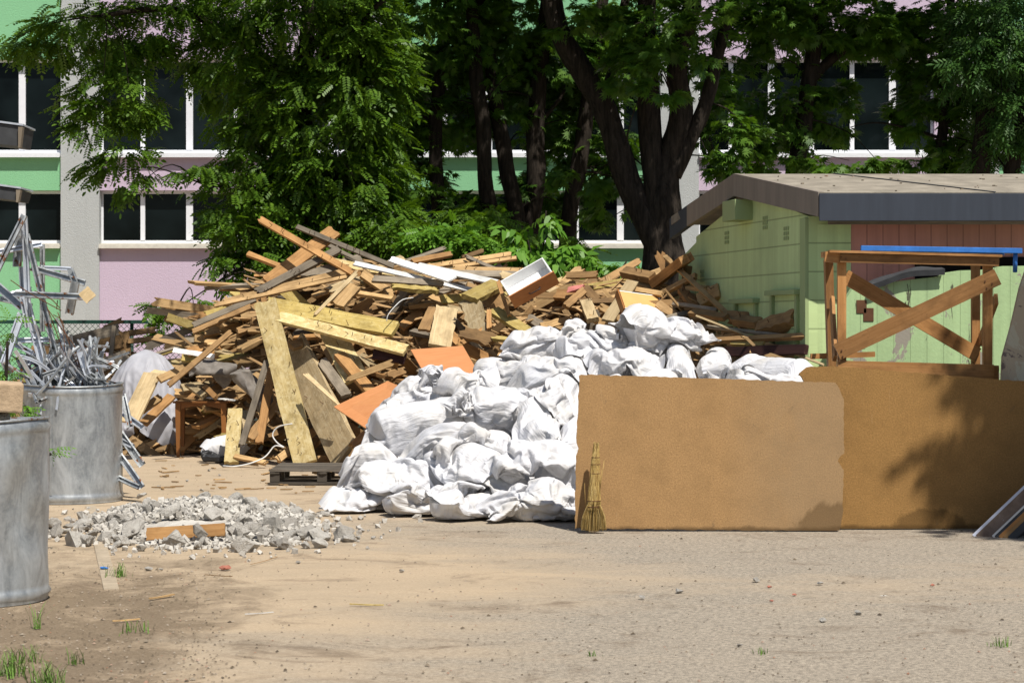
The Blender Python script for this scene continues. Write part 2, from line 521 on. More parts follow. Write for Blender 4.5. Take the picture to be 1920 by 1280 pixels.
def pebmat():
    N = NT('pebbles', .95, .1)
    return N.col(N.ramp(N.rnd(), [(0, (.07, .055, .04)), (.5, (.16, .125, .085)), (.9, (.34, .29, .23)), (1, (.26, .12, .07))]))
M['pebble'] = pebmat()

# ------------------------------------------------------------------ ground
def ground():
    xs = np.concatenate([np.array([-400, -120, -40, -16]), np.linspace(-10, 10, 121), np.array([16, 40, 120, 400])])
    ys = np.concatenate([np.array([-30, 0, 4]), np.linspace(6, 30, 145), np.array([36, 45, 70, 150, 400, 900])])
    vs = []
    for y in ys:
        for x in xs:
            z = 0.0
            if -10 < x < 10 and 6 < y < 30:
                z = .005 * noise.noise(Vector((x * .8, y * .8, 3))) + .003 * noise.noise(Vector((x * 4, y * 4, 7)))
            vs.append((x, y, z - .004))
    nx = len(xs); fs = []
    for j in range(len(ys) - 1):
        for i in range(nx - 1):
            fs.append((j*nx+i, j*nx+i+1, (j+1)*nx+i+1, (j+1)*nx+i))
    MB().add(vs, fs, True).build('ground', M['ground'], kind='structure')
ground()
_k0, _k1 = G(170, 948), G(209, 1105)
kb = MB()
for i in range(5):
    a = _k0.lerp(_k1, i / 5 + .004); b = _k0.lerp(_k1, (i + 1) / 5 - .004)
    kb.beam(a + Vector((0, 0, -.046)), b + Vector((0, 0, -.046)), .095, .10, (0, 0, 1), .006)
kb.build('kerb_strip', M['kerb'], kind='structure')

# ------------------------------------------------------------------ school building
BD = 40.0
def building():
    t = empty('school_building', P(960, 760, BD), 'long school building in lilac and green render with grey piers behind the trees', 'building')
    xb = lambda px: X(px, BD); zb = lambda py: Z(py, BD)
    piers = [(-446, -374), (115, 187), (676, 748), (1238, 1310), (1800, 1872), (2361, 2433)]
    for a, b in piers:
        MB().span(xb(a), xb(b), BD - .06, BD + .5, -.2, zb(-220)).build('pier', M['r_grey'], t)
    bays = [(-374, 115, 'r_green', 38, 88, 115), (187, 676, 'r_pink', 265, 88, 676), (748, 1238, 'r_green', 834, 82.5, 1238), (1310, 1800, 'r_pink', 1372, 76, 1752), (1872, 2361, 'r_green', 1950, 80, 2361)]
    rows = [(-130, -75, None), (110, 295, 'hi'), (357, 465, 'lo')]
    for a, b, mt, m0, dm, we in bays:
        for y0, y1, nm in ((-220, 110, 'wall_panel'), (295, 357, 'wall_panel'), (465, 775, 'wall_panel')):
            MB().span(xb(a), xb(b), BD, BD + .45, zb(y1), zb(y0)).build(nm, M[mt], t)
        if we < b - 5:
            for y0, y1 in ((110, 295), (357, 465)):
                MB().span(xb(we), xb(b), BD + .002, BD + .44, zb(y1), zb(y0)).build('wall_panel', M[mt], t)
        for y0, y1 in ((110, 295), (357, 465)):
            fr = MB()
            yf = BD + .16
            w2 = .045
            ms = [m0 + dm * k for k in range(-6, 9) if a + 12 < m0 + dm * k < we - 12]
            fr.span(xb(a), xb(we), yf, yf + .07, zb(y0) - .06, zb(y0))
            fr.span(xb(a), xb(we), yf, yf + .07, zb(y1 - 15), zb(y1 - 8))
            for k, m_ in enumerate(ms):
                ww = w2 * (1.5 if k % 3 == 1 else 1)
                fr.span(xb(m_) - ww, xb(m_) + ww, yf - .01, yf + .08, zb(y1 - 15) + .001, zb(y0) - .061)
            for e in (xb(a), xb(we) - .04):
                fr.span(e, e + .04, yf + .002, yf + .068, zb(y1 - 15) + .001, zb(y0) - .061)
            f = fr.build('window_frame', M['r_frame'], t)
            es = [a] + ms + [we]
            for i in range(len(es) - 1):
                MB().span(xb(es[i]) + .03, xb(es[i+1]) - .03, yf + .03, yf + .045, zb(y1 - 14), zb(y0) - .03).build('pane', M['glass'], f)
            sb = MB()
            sb.span(xb(a) + .01, xb(we) - .01, BD + .02, yf + .1, zb(y1 - 7), zb(y1 - 9) + .0)
            sb.span(xb(a) + .005, xb(we) - .005, BD - .13, yf - .01, zb(y1 - 2), zb(y1 - 7) - .002)
            sb.span(xb(a) + .005, xb(we) - .005, BD - .132, BD - .122, zb(y1 + 1), zb(y1 - 2) - .001)
            sb.build('sill', M['sill'] if y1 > 400 else M['r_frame'], f)
            # dark rooms behind the glass
            MB().span(xb(a), xb(we), BD + .44, BD + .445, zb(y1), zb(y0)).build('room_backdrop', M['dark_gap'], f)
building()

# ------------------------------------------------------------------ shed
def uvquad(mb_pts, uv, name, mat, parent, thick=.2, **kw):
    """flat wall polygon with metre UVs, thickness away from the viewer"""
    o = MB().plate(mb_pts, thick).build(name, mat, parent, **kw)
    me = o.data
    base = Vector(mb_pts[0]); off = wloc(o)
    ux = Vector(uv[0]); uy = Vector(uv[1])
    lay = me.uv_layers.new(name='UVMap')
    for l in me.loops:
        p = me.vertices[l.vertex_index].co + off
        lay.data[l.index].uv = ((p - base).dot(ux) + p.y * .0, (p - base).dot(uy))
    return o
SA = Vector((2.92, 19.6, 0))            # near corner of the shed
SG = Vector((-.75, 3.4, 0)).normalized() # along the gable, away from the camera
def shed():
    t = empty('garden_shed', SA, 'low green and pink shed with shallow concrete roof and dark fascia', 'shed')
    gl = 3.62
    mid = 1.75
    zr, ze = 3.04, 2.70
    zl = 2.66
    gx = lambda u, z, out=0.0: SA + SG * u + Vector((0, 0, z)) + Vector((-SG.y, SG.x, 0)) * out
    up = (0, 0, 1)
    uvquad([gx(0, -.1), gx(0, ze), gx(mid, zr), gx(gl, zl), gx(gl, -.1)], (SG, up), 'gable_wall', M['shed_green'], t, .2)
    uvquad([gx(gl + .02, -.1, -.02), gx(gl + .02, zl - .05, -.02), gx(gl + .75, zl - .25, -.02), gx(gl + .75, -.1, -.02)], (SG, up), 'gable_return', M['shed_green'], t, .2)
    # corner strip, joists and blocked windows
    b = MB(); R = basis(SG, (-SG.y, SG.x, 0))
    b.box(gx(.075, 1.30, .018), (.15, .0, 0) if False else (.15, 2.77, .036), Matrix((SG, Vector((0, 0, 1)), Vector((-SG.y, SG.x, 0)))).transposed(), .004)
    b.build('corner_strip', M['shed_green'], t)
    Rg = Matrix((SG, Vector((0, 0, 1)), Vector((-SG.y, SG.x, 0)))).transposed()
    MB().box(gx(1.86, 2.86, .10), (.42, .22, .2), Rg, .006).build('ridge_beam_end', M['shed_green'], t)
    for u0, u1, z1 in ((.28, 1.0, 1.93), (1.5, 2.15, 1.86)):
        fr = MB()
        fr.box(gx((u0+u1)/2, z1 + .03, .03), (u1 - u0 + .14, .05, .10), Rg, .004)
        for u in (u0, u1): fr.box(gx(u, z1 - .5, .018), (.06, 1.0, .036), Rg, .004)
        f = fr.build('blocked_window', M['shed_green'], t)
    for u, z in ((.62, 2.56), (1.25, 2.70), (2.5, 2.60), (3.38, 2.2)):
        v = MB()
        for i in range(3):
            for j in range(3):
                v.box(gx(u - .05 + i * .05, z - .05 + j * .05, .004), (.036, .036, .012), Rg)
        v.build('vent_grille', M['shed_green'], t)
    # front wall
    ft = lambda x_, z: Vector((SA.x + x_, SA.y + .02, z))
    uvquad([ft(.0, -.1), ft(.42, -.1), ft(.42, 2.62), ft(.0, 2.62)], ((1, 0, 0), up), 'front_wall', M['shed_green'], t, .2)
    uvquad([ft(.42, -.1), ft(5.5, -.1), ft(5.5, 2.62), ft(.42, 2.62)], ((1, 0, 0), up), 'front_wall', M['shed_pink'], t, .2, label='pink front wall of upright slabs')
    MB().span(SA.x + 1.05, SA.x + 2.6, SA.y - .02, SA.y + .03, 2.02, 2.3).build('window_opening', M['dark_gap'], t)
    # roof slabs (front pitch, back pitch)
    ov = -.16
    f0, f1 = gx(-.32, 2.91, .15), gx(-.32, 2.91, .15) + Vector((6.2, 0, 0))
    r0 = gx(mid + .05, 3.25, .15); r1 = r0 + Vector((6.2, 0, 0))
    b0 = gx(gl + .5, 2.92, .15); b1 = b0 + Vector((6.2, 0, 0))
    f0.x += .13
    m = MB().plate([f0, f1, r1, r0], .10)
    m.build('roof_slab', M['roof_conc'], t)
    MB().plate([r0, r1, b1, b0], .10).build('roof_slab', M['roof_conc'], t)
    sm = MB(); a = f0.lerp(f1, .28) + Vector((0, 0, .004)); c = r0.lerp(r1, .17) + Vector((0, 0, .004))
    sm.beam(a, c, .02, .012, (0, -.2, 1), 0)
    sm.build('roof_joint', M['tar'], t)
    MB().span(f0.x - .004, f1.x, f0.y - .035, f0.y - .002, 2.635, 2.90, .004).build('fascia', M['fascia_dark'], t)
    def verge(a, b, h, nm, mt):
        o_ = Vector((-SG.y, SG.x, 0)) * .012
        dn = Vector((0, 0, -h))
        MB().plate([a + o_ + dn, b + o_ + dn, b + o_, a + o_], -.06).build(nm, mt, t)
    verge(f0 + Vector((0,0,.006)), r0 + Vector((0, 0, .004)), .24, 'verge_board', M['fascia_conc'])
    q = r0.lerp(b0, .72)
    verge(r0 + Vector((0, .01, .004)), q, .24, 'verge_board', M['fascia_conc'])
    verge(q + Vector((0, .01, 0)), b0 + Vector((0, .1, -.02)), .24, 'verge_board', M['fascia_dark'])
    st = MB()
    rng = random.Random(5)
    for i in range(40):
        p = f0 + (f1 - f0) * rng.uniform(.02, .6) + (r0 - f0) * rng.uniform(.03, .9)
        st.box(p + Vector((0, 0, .005)), (rng.uniform(.006, .03), rng.uniform(.006, .03), rng.uniform(.004, .012)), Euler((0, 0, rng.uniform(0, 3))).to_matrix())
    props(st.build('roof_grit', M['pebble'], t), kind='stuff')
shed()

def low_wall():
    d = 19.15
    rng = random.Random(3)
    top = [(1586, 640), (1586, 560), (1600, 540), (1640, 528), (1650, 537), (1660, 532), (1700, 527), (1760, 517), (1780, 511), (1800, 508), (1840, 504), (1880, 499), (1920, 497), (2050, 492)]
    pts = [P(1586, 1000, d)] + [P(x, y + rng.uniform(-2, 2), d) for x, y in top] + [P(2050, 1000, d)]
    pts[0].z = -.05; pts[-1].z = -.05
    o = uvquad(pts[::-1], ((1, 0, 0), (0, 0, 1)), 'low_wall', M['shed_peel'], None, .16)
    props(o, 'low green wall with peeling paint and ragged top in front of the shed', 'wall')
    # flush blocks with the dark of wall cavities put into their brown colour
    for (x, y) in ((1615, 575), (1628, 590), (1612, 640)):
        p = P(x, y, d + .008)
        MB().box(p, (.10, .03, .13), None, .005).build('cavity_block', M['rust_wire'], o)
    s = MB()
    n = 12; vs = []; fs = []
    for i in range(n):
        f = i / (n - 1)
        x = 1630 + 140 * f; y = 534 - 30 * f - 8 * math.sin(f * math.pi) + 1.2 * math.sin(f * 9)
        a = P(x, y, d - .03); 
        vs += [a + Vector((0, -.04, -.055)), a + Vector((0, -.05, 0)), a + Vector((0, .1, .03 + .01 * math.sin(i))), a + Vector((0, .24, 0))]
    for i in range(n - 1):
        for k in range(3): fs.append((i*4+k, i*4+k+1, i*4+k+5, i*4+k+4))
    s.add(vs, fs)
    so = s.build('roofing_felt_strip', M['tar'], None, 'grey roofing felt strip lying bent along the top of the low green wall', 'roofing felt')
    so.modifiers.new('s', 'SOLIDIFY').thickness = .012
low_wall()

# ------------------------------------------------------------------ trees
def mesh_np(name, verts, faces_idx, face_sizes, mat, smooth=False):
    me = bpy.data.meshes.new(name)
    nv = len(verts); nl = len(faces_idx); nf = len(face_sizes)
    me.vertices.add(nv); me.vertices.foreach_set('co', np.asarray(verts, np.float32).ravel())
    me.loops.add(nl); me.loops.foreach_set('vertex_index', np.asarray(faces_idx, np.int32))
    me.polygons.add(nf)
    st = np.concatenate([[0], np.cumsum(face_sizes)[:-1]]).astype(np.int32)
    me.polygons.foreach_set('loop_start', st)
    me.update(calc_edges=True)
    me.materials.append(mat)
    return me

def leaf_shape(kind):
    """one frond / spray in local space: x along the stalk, list of polygons"""
    polys = []
    def leaflet(base, ang, L, Wd, droop):
        c, s_ = math.cos(ang), math.sin(ang)
        pts = [(0, 0, 0), (.35 * L, Wd / 2, .012 * L / .05 * .3), (.75 * L, Wd * .38, -droop * .5), (L, 0, -droop), (.75 * L, -Wd * .38, -droop * .5), (.35 * L, -Wd / 2, 0)]
        polys.append([(base[0] + p[0]*c - p[1]*s_, base[1] + p[0]*s_ + p[1]*c, base[2] + p[2]) for p in pts])
    if kind == 'robinia':
        for i in range(6):
            x = .05 + .036 * i
            z = -.9 * x * x
            for sg in (1, -1):
                leaflet((x, 0, z), sg * 1.12, .07, .034, .014)
        leaflet((.27, 0, -.9 * .073), 0, .08, .042, .016)
    elif kind == 'ash':
        for i in range(4):
            x = .06 + .055 * i
            for sg in (1, -1):
                leaflet((x, 0, -.8*x*x), sg * .85, .095, .026, .03)
        leaflet((.28, 0, -.065), 0, .1, .028, .03)
    elif kind == 'maple':
        for (bx, by, a0, sz) in ((.05, .02, .5, 1.0), (.10, -.03, -.7, .9), (.16, .02, .25, 1.05), (.2, -.01, -.2, .85)):
            out = []
            for a, r in ((-2.5, .03), (-1.35, .075), (-1.0, .035), (-.62, .095), (-.32, .045), (0, .125), (.32, .045), (.62, .095), (1.0, .035), (1.35, .075), (2.5, .03)):
                aa = a + a0
                out.append((bx + math.cos(aa) * r * sz, by + math.sin(aa) * r * sz, -.35 * r * sz))
            polys.append(out)
    elif kind == 'young':
        for (x, a, L) in ((.03, 1.0, .13), (.03, -1.0, .13), (.11, .8, .14), (.11, -.8, .14), (.17, 0, .15)):
            leaflet((x, 0, -.6 * x * x), a, L, .062, .07)
    return polys

def crown_mesh(name, blobs, kind, mat, seed, size=1.0, droop=.35, clump=16):
    """blobs: (centre, (rx, ry, rz), number of fronds); fronds gather in clumps inside each blob"""
    R = np.random.default_rng(seed)
    polys = leaf_shape(kind)
    lv = np.array([p for q in polys for p in q], np.float64)
    sizes = np.array([len(q) for q in polys]); li = np.arange(len(lv))
    pos = []; outd = []
    for c, r, n in blobs:
        c = np.array(c); r = np.array(r)
        ncl = max(3, int(n / clump))
        d = R.normal(size=(ncl, 3)); d /= np.linalg.norm(d, axis=1)[:, None]
        rad = R.uniform(.25, 1, ncl) ** .55
        cl = d * rad[:, None]
        w = R.uniform(.4, 1.6, ncl); w /= w.sum()
        k = R.choice(ncl, n, p=w)
        cs = R.uniform(.07, .2, ncl)[k]
        q = cl[k] + R.normal(size=(n, 3)) * cs[:, None] * np.array([1, 1, .7])
        pos.append(c + q * r)
        o = q / (np.linalg.norm(q, axis=1)[:, None] + 1e-6) + R.normal(size=(n, 3)) * .6
        outd.append(o)
    pos = np.concatenate(pos); o = np.concatenate(outd)
    o[:, 2] = o[:, 2] * .35 - droop + R.normal(size=len(o)) * .22
    x = o / np.linalg.norm(o, axis=1)[:, None]
    up = np.tile([0, 0, 1.0], (len(x), 1)) + R.normal(size=(len(x), 3)) * .45
    z = up - x * (up * x).sum(1)[:, None]; z /= np.linalg.norm(z, axis=1)[:, None] + 1e-9
    y = np.cross(z, x)
    s = size * R.uniform(.7, 1.25, len(x))
    V = pos[:, None, :] + (lv[None, :, 0:1] * x[:, None] + lv[None, :, 1:2] * y[:, None] + lv[None, :, 2:3] * z[:, None]) * s[:, None, None]
    n = len(x); nl = len(lv)
    idx = (np.arange(n)[:, None] * nl + li[None]).ravel()
    return mesh_np(name, V.reshape(-1, 3), idx, np.tile(sizes, n), mat)

def limb(mb, pts, rads, seed=0, n=12, sub=5):
    """smooth tapered limb through pts"""
    p = [Vector(q) for q in pts]
    out = []; ro = []
    for i in range(len(p) - 1):
        a = p[max(0, i-1)]; b = p[i]; c = p[i+1]; d = p[min(len(p)-1, i+2)]
        for k in range(sub):
            t = k / sub
            v = .5 * ((2*b) + (c - a) * t + (2*a - 5*b + 4*c - d) * t*t + (-a + 3*b - 3*c + d) * t**3)
            j = Vector((noise.noise(v * .9 + Vector((seed, 0, 0))), noise.noise(v * .9 + Vector((0, seed, 5))), 0)) * rads[0] * .35
            out.append(v + j); ro.append(rads[i] + (rads[i+1] - rads[i]) * t)
    out.append(p[-1]); ro.append(rads[-1])
    mb.tube(out, ro, n, True, .22, seed)

def tree(name, label, d, trunk, branches, blobs, kind, mat, seed, group, size=1.0, droop=.35, twigs=26, cat='tree', clump=16):
    """trunk/branches: [(px, py, radius_m[, depth offset])...]; blobs: (px, py, rx_px, ry_px, depth offset, depth radius, n)"""
    base = P(trunk[0][0], trunk[0][1], d + (trunk[0][3] if len(trunk[0]) > 3 else 0)); base.z = 0
    t = empty(name, base, label, cat, group)
    tm = MB()
    wp = lambda q: P(q[0], q[1], d + (q[3] if len(q) > 3 else 0))
    pts = [wp(q) for q in trunk]
    pts = [Vector((pts[0].x, pts[0].y, -.1))] + pts if pts[0].z > .05 else pts
    rads = [trunk[0][2] * 1.25] + [q[2] for q in trunk] if len(pts) > len(trunk) else [q[2] for q in trunk]
    limb(tm, pts, rads, seed)
    tm.build('trunk', M['bark'], t)
    for i, b in enumerate(branches):
        bm_ = MB(); limb(bm_, [wp(q) for q in b], [q[2] for q in b], seed + i * 3.1 + 1, 9)
        bm_.build('branch', M['bark'], t)
    B = []
    s = F / d
    for (px, py, rx, ry, do, dr, n) in blobs:
        B.append((tuple(P(px, py, d + do)), (rx / s, dr, ry / s), n))
    rng = random.Random(seed)
    if twigs:
        spine = pts + [wp(q) for b in branches for q in b]
        for i in range(twigs):
            c, r, n = B[i % len(B)]
            e = Vector(c) + Vector((rng.uniform(-1, 1) * r[0], rng.uniform(-1, 1) * r[1], rng.uniform(-.9, .6) * r[2]))
            o = min(spine, key=lambda q: (q - e).length + rng.uniform(0, .6))
            m_ = o.lerp(e, .5) + Vector((rng.uniform(-.15, .15), rng.uniform(-.15, .15), rng.uniform(.05, .35)))
            tw = MB()
            limb(tw, [o, m_, e], [.017, .010, .004], seed + i, 5, 4)
            tw.build('twig', M['bark'], t)
    me = crown_mesh('crown', B, kind, mat, seed, size, droop, clump)
    v = np.empty(len(me.vertices) * 3, np.float32); me.vertices.foreach_get('co', v)
    v = v.reshape(-1, 3) - np.array(base, np.float32); me.vertices.foreach_set('co', v.ravel()); me.update()
    new_obj('crown', me, t)
    return t

LF = 1.25
def N_(n): return int(n * LF)
# robinia on the left with its drooping sprays
tree('robinia_tree', 'tall locust tree with drooping feathery foliage over the lilac wall, left of the dark trunks', 31,
     [(588, 640, .20), (580, 420, .17), (572, 270, .15), (568, 140, .13), (585, 0, .11), (600, -160, .09)],
     [[(572, 200, .09), (470, 90, .07, -.4), (330, 20, .05, -.9), (190, 30, .03, -1.4)],
      [(576, 330, .06), (480, 330, .045, -.4), (420, 350, .02, -.9), (380, 345, .01, -1.1)],
      [(568, 150, .08), (660, 60, .06, -.5), (720, 0, .04, -.9)],
      [(580, 420, .05), (500, 470, .03, -.5), (420, 520, .012, -1.2), (330, 580, .008, -1.6)]],
     [(560, 60, 200, 110, 0, 1.3, N_(1500)), (600, 230, 150, 110, 0, 1.2, N_(1400)), (570, 390, 150, 90, 0, 1.0, N_(1100)), (680, 130, 85, 150, -.6, .8, N_(900)),
      (500, 290, 90, 100, -.3, .8, N_(430)), (430, 120, 110, 90, -.2, .9, N_(420)), (330, 40, 150, 50, -.5, .8, N_(420)), (180, 65, 150, 55, -.9, .7, N_(420)), (60, 95, 90, 22, -1.2, .4, N_(110)),
      (215, 175, 95, 60, -1.2, .5, N_(260)), (190, 240, 75, 75, -1.2, .4, N_(190)), (225, 305, 60, 45, -1.2, .4, N_(95)), 
      (215, 335, 38, 25, -1.2, .3, N_(30)), (470, 360, 105, 45, -.8, .5, N_(210)), (390, 325, 60, 26, -1, .3, N_(36)), (460, 450, 80, 65, -.8, .5, N_(230)), (560, 490, 110, 70, -.4, .6, N_(500)),
      (400, 495, 32, 17, -1.2, .2, N_(14)), (455, 515, 45, 22, -1.2, .3, N_(34)), (345, 565, 75, 15, -1.5, .3, N_(44)), (395, 585, 35, 14, -1.5, .2, N_(18)), (690, 420, 70, 80, -.2, .7, N_(420)),
      (640, 330, 110, 60, -.6, .7, N_(460)), (700, 500, 60, 45, 0, .5, N_(200)), (360, 620, 55, 12, -1.2, .3, N_(40)),
      (520, -130, 330, 130, -.3, 2.6, N_(1700)), (200, -120, 260, 90, -1.0, 2.0, N_(700)), (365, -198, 215, 84, -6.2, 1.0, N_(1100))],  # last blob: overhang added above the view to shade the rear planks
     'robinia', M['leaf_robinia'], 11, None, 1.0, .55)
# thin dark trees in the middle
MID = 'trees with dark stems in front of the green bay'
def stem(label, pts, br, blobs, seed, d=33.5):
    blobs = [b[:6] + (int(b[6] * 1.5),) for b in blobs]
    tree('slender_tree', label, d, pts, br, blobs, 'maple', M['leaf_maple'], seed, MID, 1.0, .45, 14)
stem('dark straight thin tree right beside the feathery locust tree', [(822, 650, .14), (820, 480, .125), (817, 330, .12), (818, 200, .11), (835, 60, .1), (845, -80, .08)],
     [[(817, 260, .06), (770, 170, .04), (740, 60, .02)]], [(800, 40, 100, 100, 0, 1, N_(330)), (770, 190, 80, 90, .3, .9, N_(330)), (840, 240, 70, 60, .5, .7, N_(150)), (760, 330, 70, 60, .3, .7, N_(240)), (830, -120, 130, 90, 0, 1.6, N_(420)), (790, 440, 70, 50, .2, .6, N_(170))], 21)
stem('dark thin tree leaning left, one of two close stems behind the sapling', [(948, 650, .16), (935, 470, .14), (913, 330, .13), (900, 200, .12), (888, 60, .11), (880, -80, .08)],
     [], [(890, 60, 80, 110, .4, .9, N_(330)), (880, 190, 50, 60, .7, .6, N_(140)), (880, 420, 70, 60, .4, .6, N_(220)), (900, -120, 120, 90, 0, 1.6, N_(420))], 22, 33.2)
stem('dark tree with a bent stem, right of the two left-leaning ones', [(985, 640, .16), (965, 400, .14), (945, 290, .135), (922, 170, .12), (905, 20, .1), (900, -90, .08)],
     [], [(960, 60, 90, 110, .6, .9, N_(360)), (960, 210, 70, 70, .9, .7, N_(210)), (1000, 350, 60, 60, .9, .6, N_(130)), (960, -120, 120, 90, 0, 1.6, N_(420))], 23, 33.8)
stem('dark upright tree with paler bark behind the leafy sapling', [(990, 640, .2), (992, 450, .17), (1000, 330, .16), (1005, 210, .15), (1018, 60, .13), (1025, -90, .1)],
     [[(1003, 240, .05), (1060, 170, .03), (1080, 80, .015)]], [(1060, 110, 90, 80, .6, .8, N_(300)), (1060, 240, 70, 70, 1, .7, N_(230)), (960, 400, 60, 50, .5, .5, N_(170)), (1040, -120, 120, 90, 0, 1.6, N_(420))], 24, 34.2)
stem('dark tree leaning right toward the forked maple', [(1040, 640, .17), (1062, 450, .15), (1085, 320, .14), (1098, 210, .13), (1120, 60, .11), (1150, -80, .09)],
     [], [(1110, 200, 70, 90, .8, .8, N_(260)), (1130, 300, 70, 60, .7, .6, N_(200)), (1080, 400, 50, 50, .7, .5, N_(90)), (1160, 60, 70, 60, .5, .7, N_(160)), (1180, 350, 40, 50, .5, .5, N_(60))], 25, 34.4)
# the big forked maple
tree('forked_maple_tree', 'big maple with several thick dark trunks from one base, left of the shed', 31.0,
     [(1238, 660, .40), (1242, 500, .33), (1248, 400, .29), (1258, 290, .19), (1264, 190, .175), (1280, 80, .16), (1302, -60, .14)],
     [[(1232, 480, .24), (1205, 395, .22), (1165, 300, .2), (1128, 210, .19), (1085, 120, .175), (1048, 45, .165), (1030, -70, .15)],
      [(1236, 430, .2), (1224, 330, .185), (1218, 200, .175), (1214, 80, .16), (1212, -60, .14)],
      [(1262, 330, .13), (1292, 262, .125), (1322, 190, .115), (1345, 110, .1), (1372, 10, .085), (1385, -80, .07)],
      [(1130, 215, .09), (1150, 120, .085, .5), (1165, 40, .075, .8), (1185, -60, .06, 1)]],
     [(1230, 60, 80, 75, -.6, .7, N_(330)), (1200, 130, 55, 45, -.7, .5, N_(90)), (1325, 60, 80, 80, -.3, .8, N_(210)), (1090, 40, 60, 40, -.6, .6, N_(90)), (1170, 20, 50, 40, -.5, .6, N_(60)), (1235, 165, 35, 24, -.8, .3, N_(34)),
      (1360, 260, 60, 70, .6, .6, N_(150)), (1330, 180, 50, 60, .8, .5, N_(80)), (1375, 310, 55, 22, .4, .5, N_(60)), (1150, 400, 60, 50, 1.2, .6, N_(70)), (1100, 330, 60, 45, 1.2, .5, N_(70)),
      (1240, -150, 230, 120, -.6, 3.0, N_(1500)), (1080, -150, 160, 110, -.6, 2.6, N_(700))],
     'maple', M['leaf_maple'], 31, None, 1.0, .45)
RT = 'maples behind the shed'
def rtree(label, d, pts, br, blobs, seed, kind='maple', mat='leaf_maple'):
    blobs = [b[:6] + (int(b[6] * 1.4),) for b in blobs]
    tree('maple_tree', label, d, pts, br, blobs, kind, M[mat], seed, RT, 1.0, .45, 16)
rtree('maple with a dark side branch reaching right, before the lilac bay windows', 33,
      [(1480, 660, .17), (1492, 330, .15), (1506, 220, .145), (1522, 110, .13), (1540, 0, .11), (1550, -90, .09)],
      [[(1520, 150, .085), (1560, 110, .08), (1605, 78, .06), (1650, 30, .03)], [(1380, 640, .09, .3), (1368, 345, .085, .3), (1335, 290, .06, .3), (1320, 220, .03, .3)]],
      [(1560, 40, 150, 55, 0, 1, N_(520)), (1450, 40, 110, 65, 0, 1, N_(380)), (1490, 190, 60, 90, .3, .7, N_(210)), (1430, 250, 60, 60, .2, .6, N_(110)), (1560, 200, 40, 60, .5, .6, N_(110)), (1660, 70, 90, 45, 0, .8, N_(210)), (1470, 305, 70, 18, -.4, .4, N_(60)), (1600, 303, 75, 16, -.8, .4, N_(80)), (1700, 306, 40, 14, -.8, .3, N_(44)),
       (1520, -130, 220, 100, -.2, 2.4, N_(900)), (1400, 170, 50, 60, .3, .6, N_(100))], 41)
rtree('thin maple with a kinked pale stem near the right end of the lilac bay', 33,
      [(1765, 660, .11), (1764, 330, .1), (1768, 235, .085), (1775, 130, .08), (1783, 20, .07), (1790, -80, .06)],
      [[(1764, 260, .03), (1700, 240, .025), (1640, 230, .012), (1590, 240, .006)], [(1768, 240, .04), (1800, 190, .03), (1830, 120, .02)]],
      [(1780, 60, 110, 75, 0, .9, N_(360)), (1730, 200, 50, 70, .2, .6, N_(150)), (1820, 190, 70, 80, .2, .8, N_(300)), (1800, 290, 60, 36, 0, .6, N_(160)), (1730, 110, 60, 60, .2, .6, N_(180)), (1780, -120, 180, 90, 0, 2.2, N_(600))], 42)
rtree('ash with pale narrow leaflets at the right edge above the shed roof', 32,
      [(1838, 660, .15), (1838, 330, .14), (1848, 230, .13), (1852, 120, .12), (1870, 0, .1)],
      [[(1890, 640, .14), (1895, 330, .13), (1915, 230, .12), (1945, 120, .1)]],
      [(1880, 60, 90, 90, -.4, .8, N_(480)), (1830, 110, 60, 60, -.6, .6, N_(220)), (1900, 200, 60, 70, -.3, .7, N_(300)), (1880, 290, 50, 30, 0, .5, N_(130)), (1990, 120, 90, 160, 0, 1, N_(420)), (1890, -120, 180, 90, 0, 2.0, N_(600))], 43, 'ash', 'leaf_ash')
# unseen maple added outside the right edge so its crown shades the plain fibreboard
tree('added_shade_tree', 'leafy maple added unseen outside the right edge to shade the plain fibreboard', 12.4,
     [(3549, 1097, .17), (3489, 194, .15), (3368, -710, .13), (3248, -1492, .09)], [[(3368, -710, .08), (3067, -1011, .05), (2826, -1131, .02)]],
     [(3293, -1236, 525, 560, 0, 1.65, 9000), (3383, -1176, 400, 430, 0, 1.2, 5000), (3549, -1432, 450, 400, .4, 1.5, 1800)], 'maple', M['leaf_maple'], 71, None, 1.3, .45, 8, 'tree', 2.5)
# low growth behind the heap
def bush(name, label, d, stems, blobs, kind, mat, seed, size, droop, cat='bush'):
    t0 = stems[0]
    base = P(t0[0][0], t0[0][1], d); base.z = 0
    t = empty(name, base, label, cat)
    for i, s_ in enumerate(stems):
        mb = MB(); pts = [P(q[0], q[1], d) for q in s_]
        pts = [Vector((pts[0].x, pts[0].y, -.05))] + pts
        limb(mb, pts, [.028] + [.02 - .014 * k / len(s_) for k in range(len(s_))], seed + i, 6)
        mb.build('stem', M['bark'], t)
    sc_ = F / d
    B = [(tuple(P(px, py, d + do)), (rx / sc_, dr, ry / sc_), n) for (px, py, rx, ry, do, dr, n) in blobs]
    me = crown_mesh('foliage', B, kind, mat, seed, size, droop)
    v = np.empty(len(me.vertices) * 3, np.float32); me.vertices.foreach_get('co', v)
    v = v.reshape(-1, 3) - np.array(base, np.float32); me.vertices.foreach_set('co', v.ravel()); me.update()
    new_obj('foliage', me, t)
